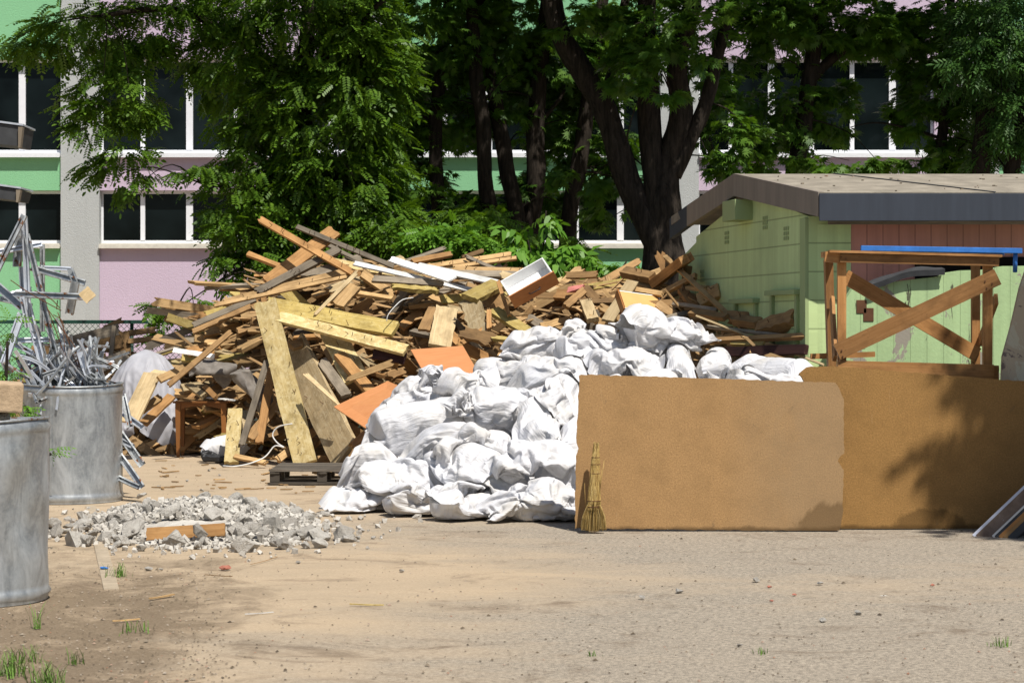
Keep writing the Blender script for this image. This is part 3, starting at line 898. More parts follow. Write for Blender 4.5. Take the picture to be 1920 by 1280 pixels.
bush('leafy_sapling', 'bright green young sapling with large leaves above the heap beside the big forked maple', 27.8,
     [[(1015, 560), (1018, 480), (1020, 440), (1024, 395)], [(990, 560), (975, 480), (955, 440)], [(1050, 560), (1060, 490), (1075, 465)], [(1000, 560), (1000, 500), (990, 450)]],
     [(1024, 398, 6, 5, 0, .05, 3), (1016, 425, 24, 10, 0, .15, 8), (1020, 450, 16, 14, 0, .15, 8), (960, 438, 16, 14, 0, .15, 8), (985, 460, 22, 16, 0, .2, 12), (1010, 488, 66, 30, 0, .4, 150), (950, 470, 20, 12, 0, .2, 10), (1070, 465, 18, 14, 0, .2, 10), (1060, 498, 36, 26, 0, .3, 60), (980, 512, 56, 16, 0, .3, 60)],
     'young', M['leaf_bright'], 51, 1.15, .7, 'sapling')
bush('vine_clump', 'bright green leafy clump behind the broken beams at the foot of the green wall', 26.8,
     [[(1150, 590), (1160, 520), (1175, 490)], [(1110, 590), (1112, 520), (1105, 490)]],
     [(1130, 508, 52, 20, 0, .3, 70), (1165, 515, 30, 16, 0, .3, 34), (1180, 490, 14, 12, 0, .2, 6), (1110, 495, 24, 14, 0, .2, 20), (1090, 540, 60, 20, 0, .3, 40)],
     'young', M['leaf_bright'], 52, .85, .7)
bush('feathery_bush', 'sunlit feathery bush just behind the top of the board heap, left of the sapling', 28.2,
     [[(830, 560), (835, 480), (840, 440)], [(870, 560), (880, 480), (890, 450)], [(790, 560), (780, 490), (775, 460)]],
     [(835, 450, 62, 34, 0, .5, 330), (890, 462, 46, 30, .1, .4, 170), (770, 470, 40, 30, .1, .4, 110), (840, 490, 110, 16, .2, .4, 90)],
     'robinia', M['leaf_bright'], 53, 1.0, .5)
bush('dark_shrub', 'dark broad shrub in the shade between the thin trunks and the feathery bush', 30.2,
     [[(900, 600), (910, 480), (915, 430)], [(740, 600), (735, 480), (730, 420)]],
     [(900, 430, 90, 50, 0, .6, N_(420)), (740, 430, 70, 60, 0, .6, N_(330)), (1080, 480, 60, 40, .4, .5, N_(130)), (650, 480, 70, 50, .2, .6, N_(300))],
     'robinia', M['leaf_robinia'], 54, 1.05, .5)

# ------------------------------------------------------------------ chain-link fence and far left boards
def fence():
    d = 30.5
    x0, x1 = X(-60, d), X(860, d)
    zt = Z(600, d)
    t = empty('wire_fence', (x0, d, 0), 'dark green chain link fence with a flat top rail in front of the lilac wall', 'fence')
    MB().span(x0, x1, d - .03, d + .03, zt - .055, zt, .004).build('top_rail', M['fence_green'], t)
    x = x0
    while x < x1:
        MB().tube([(x, d + .05, -.1), (x, d + .05, zt - .01)], .028, 8).build('post', M['fence_green'], t)
        x += 2.5
    # woven mesh: slanting wires of 3.5 mm
    m = MB(); step = .088; h = zt - .06 - .02
    n = int((x1 - x0 + h) / step)
    for k in range(n):
        for sg in (1, -1):
            xa = x0 - (h if sg > 0 else 0) + k * step
            a = Vector((xa, d + sg * .002, .02)); b = Vector((xa + sg * h, d + sg * .002, zt - .06))
            if sg < 0: a.x += 0
            # clip to the fence length
            lo = 0.0; hi = 1.0
            dx = b.x - a.x
            for lim, s_ in ((x0, 1), (x1, -1)):
                tt = (lim - a.x) / dx
                if dx * s_ > 0: lo = max(lo, tt)
                else: hi = min(hi, tt)
            if hi - lo < .02: continue
            p, q = a.lerp(b, lo), a.lerp(b, hi)
            m.tube([p, q], .0042, 3, False)
    m.build('wire_mesh', M['fence_wire'], t)
fence()

# ------------------------------------------------------------------ boards
class BoardSet:
    """boards collected into one mesh"""
    def __init__(s): s.v = []; s.f = []; s.uv = []
def board_geo(L, Wd, T, rng, jag=(0., 0.), bend=0.0, rough=0.0, nl=5, nw=4, taper=0.0):
    """sawn board along X, wide side up Z; returns verts, faces, loop uvs"""
    ys = [(-.5 + i / nw) for i in range(nw + 1)]
    j0 = [rng.uniform(-1, 1) * jag[0] for _ in ys]; j1 = [rng.uniform(-1, 1) * jag[1] for _ in ys]
    ring = [(y, .5) for y in ys] + [(y, -.5) for y in reversed(ys)]
    per = [0.0]
    for i in range(1, len(ring)):
        per.append(per[-1] + abs(ring[i][0] - ring[i-1][0]) * Wd + abs(ring[i][1] - ring[i-1][1]) * T)
    per.append(per[-1] + T)
    m = len(ring); V = []
    sl0, sl1 = rng.uniform(-.4, .4) * min(jag[0] * 20, 1) * Wd, rng.uniform(-.4, .4) * min(jag[1] * 20, 1) * Wd
    for i in range(nl + 1):
        u = i / nl
        for k, (y, z) in enumerate(ring):
            yi = k if k <= nw else 2 * nw + 1 - k
            x = (u - .5) * L
            if i == 0: x -= j0[yi] + sl0 * y + (rng.uniform(-.5, .5) * jag[0] if z < 0 else 0)
            if i == nl: x += j1[yi] + sl1 * y + (rng.uniform(-.5, .5) * jag[1] if z < 0 else 0)
            w_ = Wd * (1 - taper * u)
            e = rough * rng.uniform(-1, 1) if (k in (0, nw, nw + 1, 2*nw + 1)) else 0
            V.append((x, y * w_ + (e * w_ if 0 < i < nl or rough > .1 else 0), z * T + bend * L * ((2*u - 1) ** 2) + e * T * .6))
    Fc = []; UV = []
    ou, ov = rng.uniform(0, 9), rng.uniform(0, 9)
    for i in range(nl):
        for k in range(m):
            k2 = (k + 1) % m
            Fc.append((i*m + k, (i+1)*m + k, (i+1)*m + k2, i*m + k2))
            a, b = i / nl * L + ou, (i + 1) / nl * L + ou
            UV += [(a, per[k] + ov), (b, per[k] + ov), (b, per[k+1] + ov), (a, per[k+1] + ov)]
    for i, rev in ((0, False), (nl, True)):
        for k in range(nw):
            q = (i*m + k, i*m + k + 1, i*m + m - 2 - k, i*m + m - 1 - k)
            uq = [(V[c][1] * 2 + ou, V[c][2] * 4 + ov) for c in q]
            if rev: q = q[::-1]; uq = uq[::-1]
            Fc.append(q); UV += uq
    return V, Fc, UV
def board_mesh(name, geo, mat):
    V, Fc, UV = geo
    me = bpy.data.meshes.new(name)
    me.from_pydata(V, [], Fc)
    me.uv_layers.new(name='UVMap').data.foreach_set('uv', np.array(UV, np.float32).ravel())
    me.materials.append(mat)
    return me
def place(o, loc, R):
    o.location = loc
    o.rotation_euler = R.to_euler()

NAILS = []
def hero(a, b, wpx, t, mat, label, hint=(0, -1, .45), jag=(.012, .012), bend=0.0, rough=.03, name='wooden_board', cat='board', group=None, taper=0.0, nails=0, seed=None):
    """board from pixel-and-depth point a to b, wpx wide, t metres thick"""
    rng = random.Random(hash(label) % 1000 if seed is None else seed) if False else random.Random(sum(map(ord, label)))
    p0, p1 = P(*a), P(*b)
    d = (a[2] + b[2]) / 2
    L = (p1 - p0).length
    me = board_mesh(name, board_geo(L, wpx / F * d, t, rng, jag, bend, rough, 8, 5, taper), M[mat])
    o = new_obj(name, me)
    R = basis(p1 - p0, hint)
    place(o, (p0 + p1) / 2, R)
    props(o, label, cat, group)
    for i in range(nails):
        nb = bmesh.new()
        h = rng.uniform(.04, .075)
        sd = 1 if rng.random() < .75 else -1
        Mx = Matrix.Translation((rng.uniform(-.45, .45) * L, rng.uniform(-.4, .4) * wpx / F * d, sd * (t / 2 + h / 2 - .004))) @ Euler((rng.uniform(-.5, .5), rng.uniform(-.5, .5), 0)).to_matrix().to_4x4()
        bmesh.ops.create_cone(nb, cap_ends=True, segments=6, radius1=.0042, radius2=.003, depth=h, matrix=Mx)
        nm = bpy.data.meshes.new('nail'); nb.to_mesh(nm); nb.free(); nm.materials.append(M['rust_wire'])
        new_obj('nail', nm, o)
    return o

UPF = (0, -.6, 1)
FR = (0, -1, .3)
H = hero
# --- standing boards at the front
H((497, 566, 23.9), (573, 869, 22.85), 43, .05, 'lath', 'long pale plank standing steeply at the front of the heap, left of the grey one', (-.1, -1, .35), (.02, .01), nails=12)
H((549, 650, 24.1), (648, 852, 22.5), 66, .055, 'dusty', 'broad dusty grey plank leaning beside the long pale steep plank, its sawn edge facing right', (-.55, -1, .1), (.02, .03), nails=6)
H((622, 622, 23.9), (668, 712, 23.3), 46, .05, 'lath', 'short pale stained plank end tilted between the leaning grey plank and the laminate door', (.05, -1, .45), (.02, .01), nails=5)
H((500, 572, 24.0), (742, 618, 23.4), 33, .06, 'mossy', 'thick yellow-brown plank lying across the top of the long pale steep plank', (.05, -1, .75), (.02, .01), nails=12)
H((522, 594, 23.8), (762, 657, 23.1), 24, .045, 'lath', 'long pale stained plank sloping right just under the thick yellow-brown plank', (.05, -1, .8), nails=8)
H((441, 768, 23.6), (434, 868, 22.95), 27, .05, 'lath', 'short pale board with bent nails standing on the ground right of the little table', (.1, -1, .25), nails=8)
H((462, 770, 24.0), (470, 830, 23.5), 22, .03, 'dusty', 'short dusty board behind the nail-studded short board by the table', (.3, -1, .2))
H((501, 676, 23.6), (453, 834, 23.1), 12, .03, 'grey', 'narrow weathered grey lath leaning between the small white sack and the long pale plank', FR)
H((636, 665, 23.5), (700, 740, 22.9), 22, .06, 'orange', 'orange squared beam sloping down behind the laminate door', (.4, -1, .5), (.004, .004), rough=.01)
H((604, 678, 23.6), (650, 742, 23.1), 20, .05, 'grey', 'worn grey-brown plank piece beside the orange squared beam', (.2, -1, .5), (.03, .02))
H((574, 702, 23.0), (640, 762, 22.5), 9, .02, 'pale', 'thin pale splinter lying across the broad dusty grey plank', (0, -1, .5), (.03, .01), taper=.5)
H((650, 712, 22.9), (735, 680, 22.9), 9, .025, 'tan', 'long thin split lath pointing up right above the laminate door', FR, (.04, .02), taper=-.5)
H((690, 812, 22.4), (662, 838, 22.2), 18, .05, 'tan', 'stubby tan block end below the leaning laminate door', FR)
H((440, 855, 23.0), (500, 868, 22.8), 12, .03, 'tan', 'short tan offcut lying on the ground left of the grey pallet', UPF)
H((520, 862, 22.9), (600, 800, 23.6), 14, .03, 'tan', 'bare tan slat slanting up from the ground behind the long pale plank foot', FR)
H((468, 822, 23.2), (530, 745, 23.8), 18, .05, 'brown', 'dark brown square beam leaning behind the thin grey lath', FR)
H((486, 830, 23.2), (510, 690, 23.9), 15, .04, 'orange', 'orange-brown slat upright in the gap between the grey lath and the long pale plank', FR)
# --- ridge and crossing boards
H((487, 411, 25.0), (662, 512, 24.6), 12, .05, 'orange', 'orange nail-studded batten jutting up left from the peak, upper of the crossed pair', (0, -1, .5), (.02, .02), nails=9)
H((556, 425, 25.25), (738, 500, 25.1), 9, .04, 'grey', 'thin grey-brown batten jutting up left just right of the crossed orange beam', (0, -1, .5), (.01, .01), nails=7)
H((627, 434, 25.35), (500, 532, 24.9), 27, .06, 'orange', 'broad orange beam rising right that crosses the two battens at the peak', (0, -1, .4), (.012, .02), bend=.01)
H((636, 468, 24.9), (482, 548, 24.5), 15, .06, 'grey', 'weathered grey beam sloping down left under the crossed orange beam', (0, -1, .6), (.02, .02), nails=5)
H((656, 507, 24.8), (420, 566, 24.4), 12, .05, 'tan', 'long tan nail-studded batten sloping down left below the weathered grey beam', (0, -1, .6), (.02, .02), bend=-.012, nails=10)
H((650, 519, 24.6), (402, 573, 24.3), 7, .03, 'tan', 'long thin tan lath reaching farthest left down the shoulder of the heap', (0, -1, .6), nails=2)
H((480, 560, 24.9), (362, 610, 24.7), 12, .04, 'grey', 'grey plank sloping down left at the edge of the heap before the lilac wall', (0, -1, .6))
H((470, 575, 24.7), (362, 622, 24.5), 10, .04, 'brown', 'dark plank sloping down left just under the grey edge plank', (0, -1, .6))
H((665, 494, 24.6), (880, 543, 24.2), 13, .022, 'white_paint', 'long narrow white-painted board on top of the heap, leftmost of the three white ones', (0, -.7, 1), (.02, .03))
H((733, 486, 24.7), (848, 524, 24.0), 17, .022, 'white_paint', 'short white-painted board lying over the long narrow white one', (0, -.7, 1), (.03, .004), taper=-.4)
H((782, 497, 24.5), (931, 530, 24.0), 17, .022, 'white_paint', 'broad white-painted board pointing right toward the white drawer', (0, -.7, 1), (.01, .004))
H((800, 501, 25.3), (958, 477, 25.6), 11, .04, 'tan', 'tan batten rising right on the skyline of the heap, upper of two parallel ones', (0, -1, .9), nails=5)
H((850, 501, 25.2), (968, 484, 25.4), 8, .035, 'tan', 'tan batten rising right on the skyline, lower of the two parallel ones', (0, -1, .9), nails=4)
H((772, 491, 25.5), (845, 477, 25.8), 11, .05, 'orange', 'short rough orange board end on the skyline left of the parallel battens', (0, -1, .7))
H((868, 483, 25.9), (906, 470, 26.0), 8, .04, 'brown', 'small broken brown stub poking up on the skyline behind the battens', FR, (.03, .03))
H((852, 505, 24.9), (1012, 509, 25.0), 10, .05, 'tan', 'long yellow-tan beam lying level behind the white drawer', (0, -1, .8), nails=6)
H((826, 514, 24.6), (968, 517, 24.5), 17, .06, 'grey', 'thick grey-brown beam lying level left of the white drawer', (0, -1, 1.1))
H((700, 523, 24.4), (830, 532, 24.2), 13, .05, 'grey', 'grey-brown plank under the long white-painted board', (0, -1, .6))
H((640, 545, 24.2), (735, 560, 24.1), 12, .04, 'tan', 'tan board end level under the ridge above the thick yellow-brown plank', UPF)
H((736, 538, 24.2), (820, 545, 24.1), 14, .05, 'mossy', 'bulging yellow-brown slab end in the middle of the heap', UPF, (.03, .03), rough=.15)
H((664, 535, 24.1), (632, 572, 23.9), 30, .05, 'tan', 'wide tan board end standing on its corner above the thick yellow-brown plank', (-.3, -1, .3))
H((668, 512, 24.2), (590, 590, 23.7), 9, .02, 'pale', 'pale freshly split strip lying across the thick yellow-brown plank', FR, (.05, .02), taper=.4)
# --- middle
H((838, 578, 23.5), (824, 650, 23.0), 42, .05, 'pale', 'clean pale board standing upright above the upper laminate panel', (.1, -1, .45), (.012, .004))
H((934, 533, 23.6), (880, 560, 23.1), 34, .06, 'mossy', 'mossy yellow board stub folded over the rotten slab, left of the white drawer', (0, -.8, 1), (.015, .015))
H((882, 562, 23.2), (898, 628, 22.8), 38, .07, 'dusty', 'rough rotten slab hanging down under the mossy yellow stub', (-.2, -1, .2), (.03, .05), rough=.2)
H((925, 582, 23.2), (988, 622, 22.7), 24, .05, 'mossy', 'yellow mossy plank sloping right below the white drawer', (.1, -.8, .9))
H((934, 528, 23.3), (955, 592, 22.9), 7, .03, 'orange', 'slim orange batten leaning by the left corner of the white drawer', FR)
H((866, 643, 22.6), (921, 608, 22.9), 9, .03, 'orange', 'slim orange batten rising right over the rotten slab', FR)
H((917, 582, 22.9), (917, 616, 22.7), 9, .03, 'orange', 'short upright orange batten ending on the rotten slab', FR)
H((906, 545, 23.7), (945, 580, 23.3), 36, .03, 'brown', 'brown chipboard square tilted left of the white drawer', (-.3, -1, .5), (.004, .004))
H((815, 578, 23.7), (795, 620, 23.4), 24, .04, 'brown', 'dark brown board behind the clean pale upright board', (-.3, -1, .3))
H((925, 634, 22.5), (975, 640, 22.4), 12, .04, 'mossy', 'small yellow split board just above the white sacks left of centre', UPF, (.03, .03))
H((868, 622, 22.7), (925, 640, 22.5), 26, .06, 'brown', 'crumbling brown beam end under the rotten slab', (0, -1, .5), (.03, .04), rough=.12)
H((700, 662, 23.3), (760, 672, 23.2), 22, .04, 'maroon', 'short dark red painted board above the laminate door', (.1, -1, .3), (.004, .004))
H((545, 650, 23.8), (575, 640, 24.0), 18, .05, 'tan', 'squared tan beam end pointing left beside the top of the leaning grey plank', (0, -1, .6), (.004, .004))
# --- right wing
H((1229, 530, 23.4), (1288, 484, 22.7), 27, .10, 'orange', 'big squared orange beam with a splintered end rising right in front of the maple', (.3, -1, .7), (.01, .04), nails=2)
H((1238, 478, 23.6), (1252, 510, 23.4), 20, .08, 'orange', 'broken upright beam stub just behind the big squared orange beam', (-.2, -1, .2), (.05, .02))
H((1170, 510, 23.7), (1224, 521, 23.4), 20, .09, 'brown', 'short thick brown beam lying left of the big squared orange beam', (0, -1, .9), (.01, .01), nails=3)
H((1247, 481, 23.3), (1400, 622, 21.2), 9, .035, 'tan', 'long tan lath sloping down right in front of the green shed gable', FR)
H((1240, 551, 23.0), (1305, 517, 22.6), 11, .05, 'tan', 'tan batten rising right under the big squared orange beam', (0, -1, .6), (.004, .004))
H((1182, 542, 23.2), (1242, 552, 22.9), 10, .05, 'tan', 'tan batten lying level, its end meeting the one that rises right', (0, -1, .5), (.004, .004))
H((1186, 528, 23.2), (1139, 602, 22.5), 23, .03, 'pale', 'flat pale pinkish board tilted in front of the second drawer', (-.2, -1, .5), (.006, .006))
H((1290, 500, 23.0), (1282, 560, 22.6), 15, .05, 'brown', 'upright brown post stub right of the big squared orange beam', (.2, -1, .1))
H((1280, 545, 22.7), (1302, 574, 22.4), 20, .05, 'orange', 'short orange board with nails below the upright brown post stub', (.3, -1, .3), nails=3)
H((1312, 565, 22.5), (1352, 545, 22.3), 28, .10, 'tan', 'chunky tan beam end with a pale sawn face against the shed wall', (-.5, -1, .5), (.008, .008), nails=4)
H((1290, 539, 22.7), (1325, 541, 22.4), 13, .05, 'tan', 'short tan block under the long tan lath', UPF, (.03, .02))
H((1305, 592, 21.6), (1545, 684, 19.2), 4, .014, 'pale', 'very thin white stick running down right to the fibreboard sheets', FR)
H((1262, 569, 22.6), (1345, 581, 22.0), 7, .03, 'grey', 'grey-brown stick lying level above the filled white sack', FR)
H((1296, 586, 22.0), (1362, 595, 21.4), 15, .05, 'brown', 'brown beam with a square end right of the filled white sack', (0, -1, .7), (.004, .004))
H((1325, 612, 21.4), (1474, 630, 20.0), 7, .025, 'grey', 'long grey lath lying level before the shed foot', (0, -1, .8))
H((1316, 640, 21.2), (1512, 630, 19.62), 10, .05, 'brown', 'long brown beam lying level against the shed corner', (0, -1, .5))
H((1352, 660, 20.6), (1512, 655, 19.5), 18, .05, 'maroon', 'dark maroon painted board end lying low by the shed corner', (0, -1, .15), (.004, .004))
H((1425, 616, 20.6), (1492, 596, 20.0), 30, .12, 'brown', 'thick dark log-like beam propped up before the blocked shed windows', (0, -1, .4), (.02, .03), rough=.12, nails=3)
H((1380, 600, 21.3), (1425, 606, 20.9), 22, .08, 'brown', 'dark brown block with nails lying left of the thick log-like beam', (.2, -1, .5), nails=3)
H((1370, 595, 21.6), (1412, 590, 21.3), 26, .05, 'brown', 'dark triangular board corner sticking up by the shed wall', (-.2, -1, .3), (.05, .05), taper=.7)
H((1440, 668, 19.9), (1516, 694, 18.8), 14, .05, 'tan', 'tan plank sloping down right behind the torn white sack and the fibreboard', (0, -1, .4))
H((1374, 632, 20.9), (1378, 664, 20.6), 6, .02, 'grey', 'short upright grey stick between the level beams and the white sacks', FR)
H((1375, 642, 20.7), (1435, 645, 20.2), 14, .05, 'mossy', 'yellow-brown rough board end under the long brown beam', (0, -1, .4), (.01, .01))
H((1095, 540, 23.6), (1120, 565, 23.3), 18, .06, 'brown', 'dark beam sloping right just beside the white drawer', (-.1, -1, .6))
H((1098, 565, 23.2), (1112, 600, 22.8), 22, .06, 'pale', 'short pale post with nail heads below the dark beam by the drawer', (0, -1, .4), (.01, .01), nails=4)
H((1060, 575, 23.2), (1095, 545, 23.4), 14, .06, 'brown', 'brown beam rising right from the corner of the white drawer', FR)
H((1042, 552, 23.7), (1080, 555, 23.6), 20, .06, 'orange', 'orange board wedged under the right corner of the white drawer', (0, -1, .6))
H((1062, 517, 24.1), (1120, 515, 24.0), 12, .06, 'brown', 'dark crooked beam on the skyline right of the white drawer', FR, (.02, .02), bend=.04)
# --- left flank
H((433, 622, 24.3), (316, 722, 23.9), 10, .04, 'brown', 'long brown pole slanting down left across the stacked board ends', FR)
H((325, 656, 24.4), (402, 668, 24.3), 9, .02, 'white_paint', 'white-painted slat lying level at the left flank of the heap', (0, -1, .3), (.003, .003))
H((286, 700, 24.6), (242, 792, 24.1), 36, .03, 'pale', 'wide cream panel leaning left between the grey-white sheet and the little table', (-.25, -1, .5), (.004, .004), rough=0)
H((285, 697, 24.7), (325, 703, 24.6), 12, .03, 'pale', 'short cream batten level at the top of the wide cream panel', UPF)
H((298, 712, 24.4), (345, 690, 24.6), 14, .05, 'tan', 'tan square beam end rising right above the wide cream panel', FR, (.004, .004))
H((268, 795, 24.9), (322, 742, 25.2), 20, .03, 'orange', 'orange-brown shelf board slanting up left of the little table', (-.3, -1, .7), (.003, .003))
H((265, 770, 24.5), (300, 745, 24.8), 14, .05, 'tan', 'tan beam piece left of the orange-brown shelf board', FR)
H((352, 720, 24.6), (382, 742, 24.4), 12, .05, 'dusty', 'short dusty block lying above the little table', (.3, -1, .4))
H((385, 725, 24.5), (405, 745, 24.3), 10, .05, 'orange', 'short orange block upright above the little table', FR)
# --- long boards stacked behind on the left, by the fence
REAR = 'old planks stacked by the fence'
for i, (a, b, w_, mt, lb) in enumerate([
    ((100, 650, 28.2), (222, 618, 28.3), 22, 'grey', 'long grey plank rising right in the shaded stack by the fence'),
    ((105, 668, 28.0), (230, 640, 28.1), 26, 'brown', 'wide dark plank under the long grey one in the shaded stack by the fence'),
    ((214, 612, 28.0), (208, 668, 27.9), 8, 'grey', 'grey slat upright against the shaded stack by the fence'),
    ((232, 622, 28.3), (236, 668, 28.2), 20, 'brown', 'dark upright board right of the grey upright slat'),
    ((195, 616, 28.4), (228, 600, 28.5), 8, 'brown', 'stub of dark plank poking above the fence rail'),
    ((238, 625, 28.4), (292, 618, 28.5), 10, 'brown', 'dark plank level on top of the stack below the fence rail'),
    ((240, 640, 28.2), (305, 633, 28.3), 9, 'brown', 'second dark plank level below the fence rail'),
    ((110, 690, 27.7), (200, 672, 27.8), 20, 'brown', 'brown plank low in the shaded stack behind the scrap metal'),
    ((150, 700, 27.3), (240, 668, 27.5), 26, 'grey', 'broad grey board lying in front of the shaded stack'),
    ((300, 640, 27.5), (372, 632, 27.4), 10, 'grey', 'grey slat level behind the grey-white draped sheet'),
    ((310, 650, 27.2), (380, 646, 27.0), 9, 'tan', 'tan slat level behind the grey-white draped sheet'),
    ((60, 660, 28.3), (140, 655, 28.3), 24, 'brown', 'dark plank at the left end of the shaded stack behind the profiles'),
    ((70, 690, 28.0), (150, 684, 28.0), 22, 'brown', 'lowest dark plank at the left end of the shaded stack'),
    ((345, 610, 26.6), (372, 604, 26.6), 10, 'orange', 'short orange board end lit by the sun at the far left tip of the heap'),
    ((352, 640, 26.2), (392, 622, 26.0), 12, 'tan', 'sunlit tan board end pointing left at the left tip of the heap')]):
    H(a, b, w_, .05, mt, lb, (0, -1, .3), (.02, .02), group=REAR)
rb = BoardSet()

# --- the heap surface
PX = np.array([235, 330, 400, 480, 560, 640, 760, 900, 1050, 1200, 1280, 1340, 1400, 1460, 1505], float)
PY = np.array([815, 705, 592, 538, 500, 484, 500, 508, 528, 528, 535, 590, 618, 635, 645], float)
PT = np.array([25.4, 26.0, 26.2, 26.0, 26.0, 26.0, 25.8, 25.5, 25.0, 24.0, 23.2, 22.2, 21.2, 20.3, 19.8], float)
PB = np.array([24.9, 25.2, 25.0, 24.2, 23.7, 23.3, 22.7, 21.9, 21.6, 21.2, 20.9, 20.5, 20.0, 19.4, 19.2], float)
def heap(px, t):
    d0, d1, y1 = np.interp(px, PX, PB), np.interp(px, PX, PT), np.interp(px, PX, PY)
    d = d0 + (d1 - d0) * t
    zt = Z(y1, d1)
    z = zt * (1 - (1 - t) ** 1.7)
    return Vector((X(px, d), d, max(0.0, z)))
def screen(p):
    return 960 + p.x / p.y * F, 615 - (p.z - CH) / p.y * F

def dens():
    rng = random.Random(77)
    MARKS = [(1010, 540, 'the white drawer'), (1210, 580, 'the second drawer'), (838, 690, 'the upper laminate panel'), (690, 770, 'the laminate door'), (376, 760, 'the little table'),
             (1258, 510, 'the big squared orange beam'), (600, 880, 'the grey pallet'), (535, 700, 'the long pale steep plank'), (560, 470, 'the crossed beams at the peak'), (800, 515, 'the white-painted boards'),
             (890, 590, 'the rotten slab'), (620, 595, 'the thick yellow-brown plank'), (420, 650, 'the long brown pole'), (1400, 640, 'the shed gable'), (900, 480, 'the skyline battens')]
    TONE = {'tan': 'tan', 'orange': 'orange-brown', 'brown': 'dark brown', 'grey': 'grey weathered', 'pale': 'pale', 'mossy': 'yellowish', 'dusty': 'dusty', 'lath': 'pale stained'}
    tones = ['tan'] * 8 + ['orange'] * 7 + ['brown'] * 7 + ['grey'] * 3 + ['pale'] * 1 + ['mossy'] * 3 + ['dusty'] * 2 + ['lath'] * 1
    used = {}
    n = 0; tries = 0
    while n < 205 and tries < 4000:
        tries += 1
        px = rng.choice([rng.uniform(345, 1500), rng.uniform(360, 520), rng.uniform(560, 1300)])
        t = rng.random() ** .8
        p = heap(px, t)
        sx, sy = screen(p)
        if px > 690 and sy > 715 - (px - 690) * .12: continue
        n += 1
        if px < 500 and t > .25 and t < .85:      # stacked ends on the left flank
            L = rng.uniform(.28, .7); Wd = rng.uniform(.09, .15); T = rng.uniform(.035, .06); ang = rng.gauss(0, .28); dep = rng.gauss(.25, .45)
        elif t > .72:
            L = rng.uniform(.7, 1.9); Wd = rng.uniform(.05, .12); T = rng.uniform(.02, .045); ang = rng.gauss(.02, .16); dep = rng.gauss(0, .4)
        else:
            L = rng.uniform(.35, 1.2); Wd = rng.uniform(.06, .17); T = rng.uniform(.02, .055); ang = rng.gauss(0, .55); dep = rng.gauss(0, .6)
        if px > 1330: L = min(L, .8); dep = -.25 + rng.gauss(0, .1) ; ang *= .4
        dv = Vector((math.cos(ang), dep, math.sin(ang) + .45 * dep)).normalized()
        hint = Vector((rng.gauss(0, .4), -1 + rng.gauss(0, .4), .7 + rng.gauss(0, .5)))
        p = p + Vector((0, rng.uniform(-.02, .16), rng.uniform(-.14, .01)))
        if px > 1330: p.x -= .12
        p.z = max(p.z, L / 2 * abs(dv.z) + .06)
        mt = rng.choice(tones)
        nm = 'wooden_board'
        j = rng.choice([.004, .01, .03, .045])
        me = board_mesh(nm, board_geo(L, Wd, T, rng, (j, rng.choice([.004, .02, .04])), rng.gauss(0, .006), rng.choice([.02, .03, .1]), 6, 4, rng.choice([0, 0, 0, .3])), M[mt])
        o = new_obj(nm, me); place(o, p, basis(dv, hint))
        sx, sy = screen(p)
        mk = min(MARKS, key=lambda q: (q[0] - sx) ** 2 + (q[1] - sy) ** 2)
        dx, dy = sx - mk[0], sy - mk[1]
        rel = ('left of' if dx < 0 else 'right of') if abs(dx) > abs(dy) * 1.3 else ('above' if dy < 0 else 'below')
        far = 'just ' if math.hypot(dx, dy) < 75 else ''
        size = 'long' if L > 1.0 else 'mid-length' if L > .6 else 'short'
        lie = 'lying level' if abs(math.sin(ang)) < .14 else ('rising right' if math.sin(ang) > 0 else 'falling right')
        sh = 'narrow ' if Wd < .09 else 'broad ' if Wd > .135 else ''
        key = f'{size} {sh}{TONE[mt]} board {lie} {far}{rel} {mk[2]}'
        props(o, key, 'board', 'loose boards in the demolition heap')
    # the small stuff under and between them: one object
    V = []; Fc = []; UV = []
    r2 = random.Random(5)
    for i in range(3000):
        px = r2.uniform(250, 1500)
        t = r2.random()
        p = heap(px, t)
        sx, sy = screen(p)
        L = r2.uniform(.12, .6) * (1 if r2.random() < .8 else 1.5); Wd = r2.uniform(.025, .11); T = r2.uniform(.01, .038)
        if px > 1330: L = min(L, .45)
        ang = r2.gauss(0, .5); dep = r2.gauss(0, .6)
        dv = Vector((math.cos(ang), dep, math.sin(ang) + .4 * dep)).normalized()
        hint = Vector((r2.gauss(0, .6), -1 + r2.gauss(0, .5), .6 + r2.gauss(0, .6)))
        p = p + Vector((0, r2.uniform(.1, .55), r2.uniform(-.42, -.06)))
        if px > 1330: p.x -= .1
        if p.z < .02: p.z = r2.uniform(.02, .12)
        v, f, u = board_geo(L, Wd, T, r2, (.01, .03), 0, .03, 2, 2)
        R = basis(dv, hint); b = len(V)
        V += [tuple(R @ Vector(q) + p) for q in v]; Fc += [tuple(k + b for k in q) for q in f]; UV += u
    for i in range(380):     # thin laths and splinters on the face of the heap
        px = r2.uniform(330, 1490); t = r2.random()
        p = heap(px, t); sx, sy = screen(p)
        L = r2.uniform(.25, .95) * (.6 if px > 1300 else 1); Wd = r2.uniform(.012, .035); T = r2.uniform(.006, .018)
        dv = Vector((math.cos(0), r2.gauss(0, .4), r2.gauss(0, .4))).normalized()
        p = p + Vector((-.1 if px > 1330 else 0, r2.uniform(-.02, .1), r2.uniform(-.06, .03))); p.z = max(p.z, .04 + abs(dv.z) * L / 2)
        v, f, u = board_geo(L, Wd, T, r2, (.03, .04), r2.gauss(0, .01), .12, 3, 2, r2.choice([0, .5]))
        R = basis(dv, (r2.gauss(0, .6), -1, .6)); b = len(V)
        V += [tuple(R @ Vector(q) + p) for q in v]; Fc += [tuple(k + b for k in q) for q in f]; UV += u
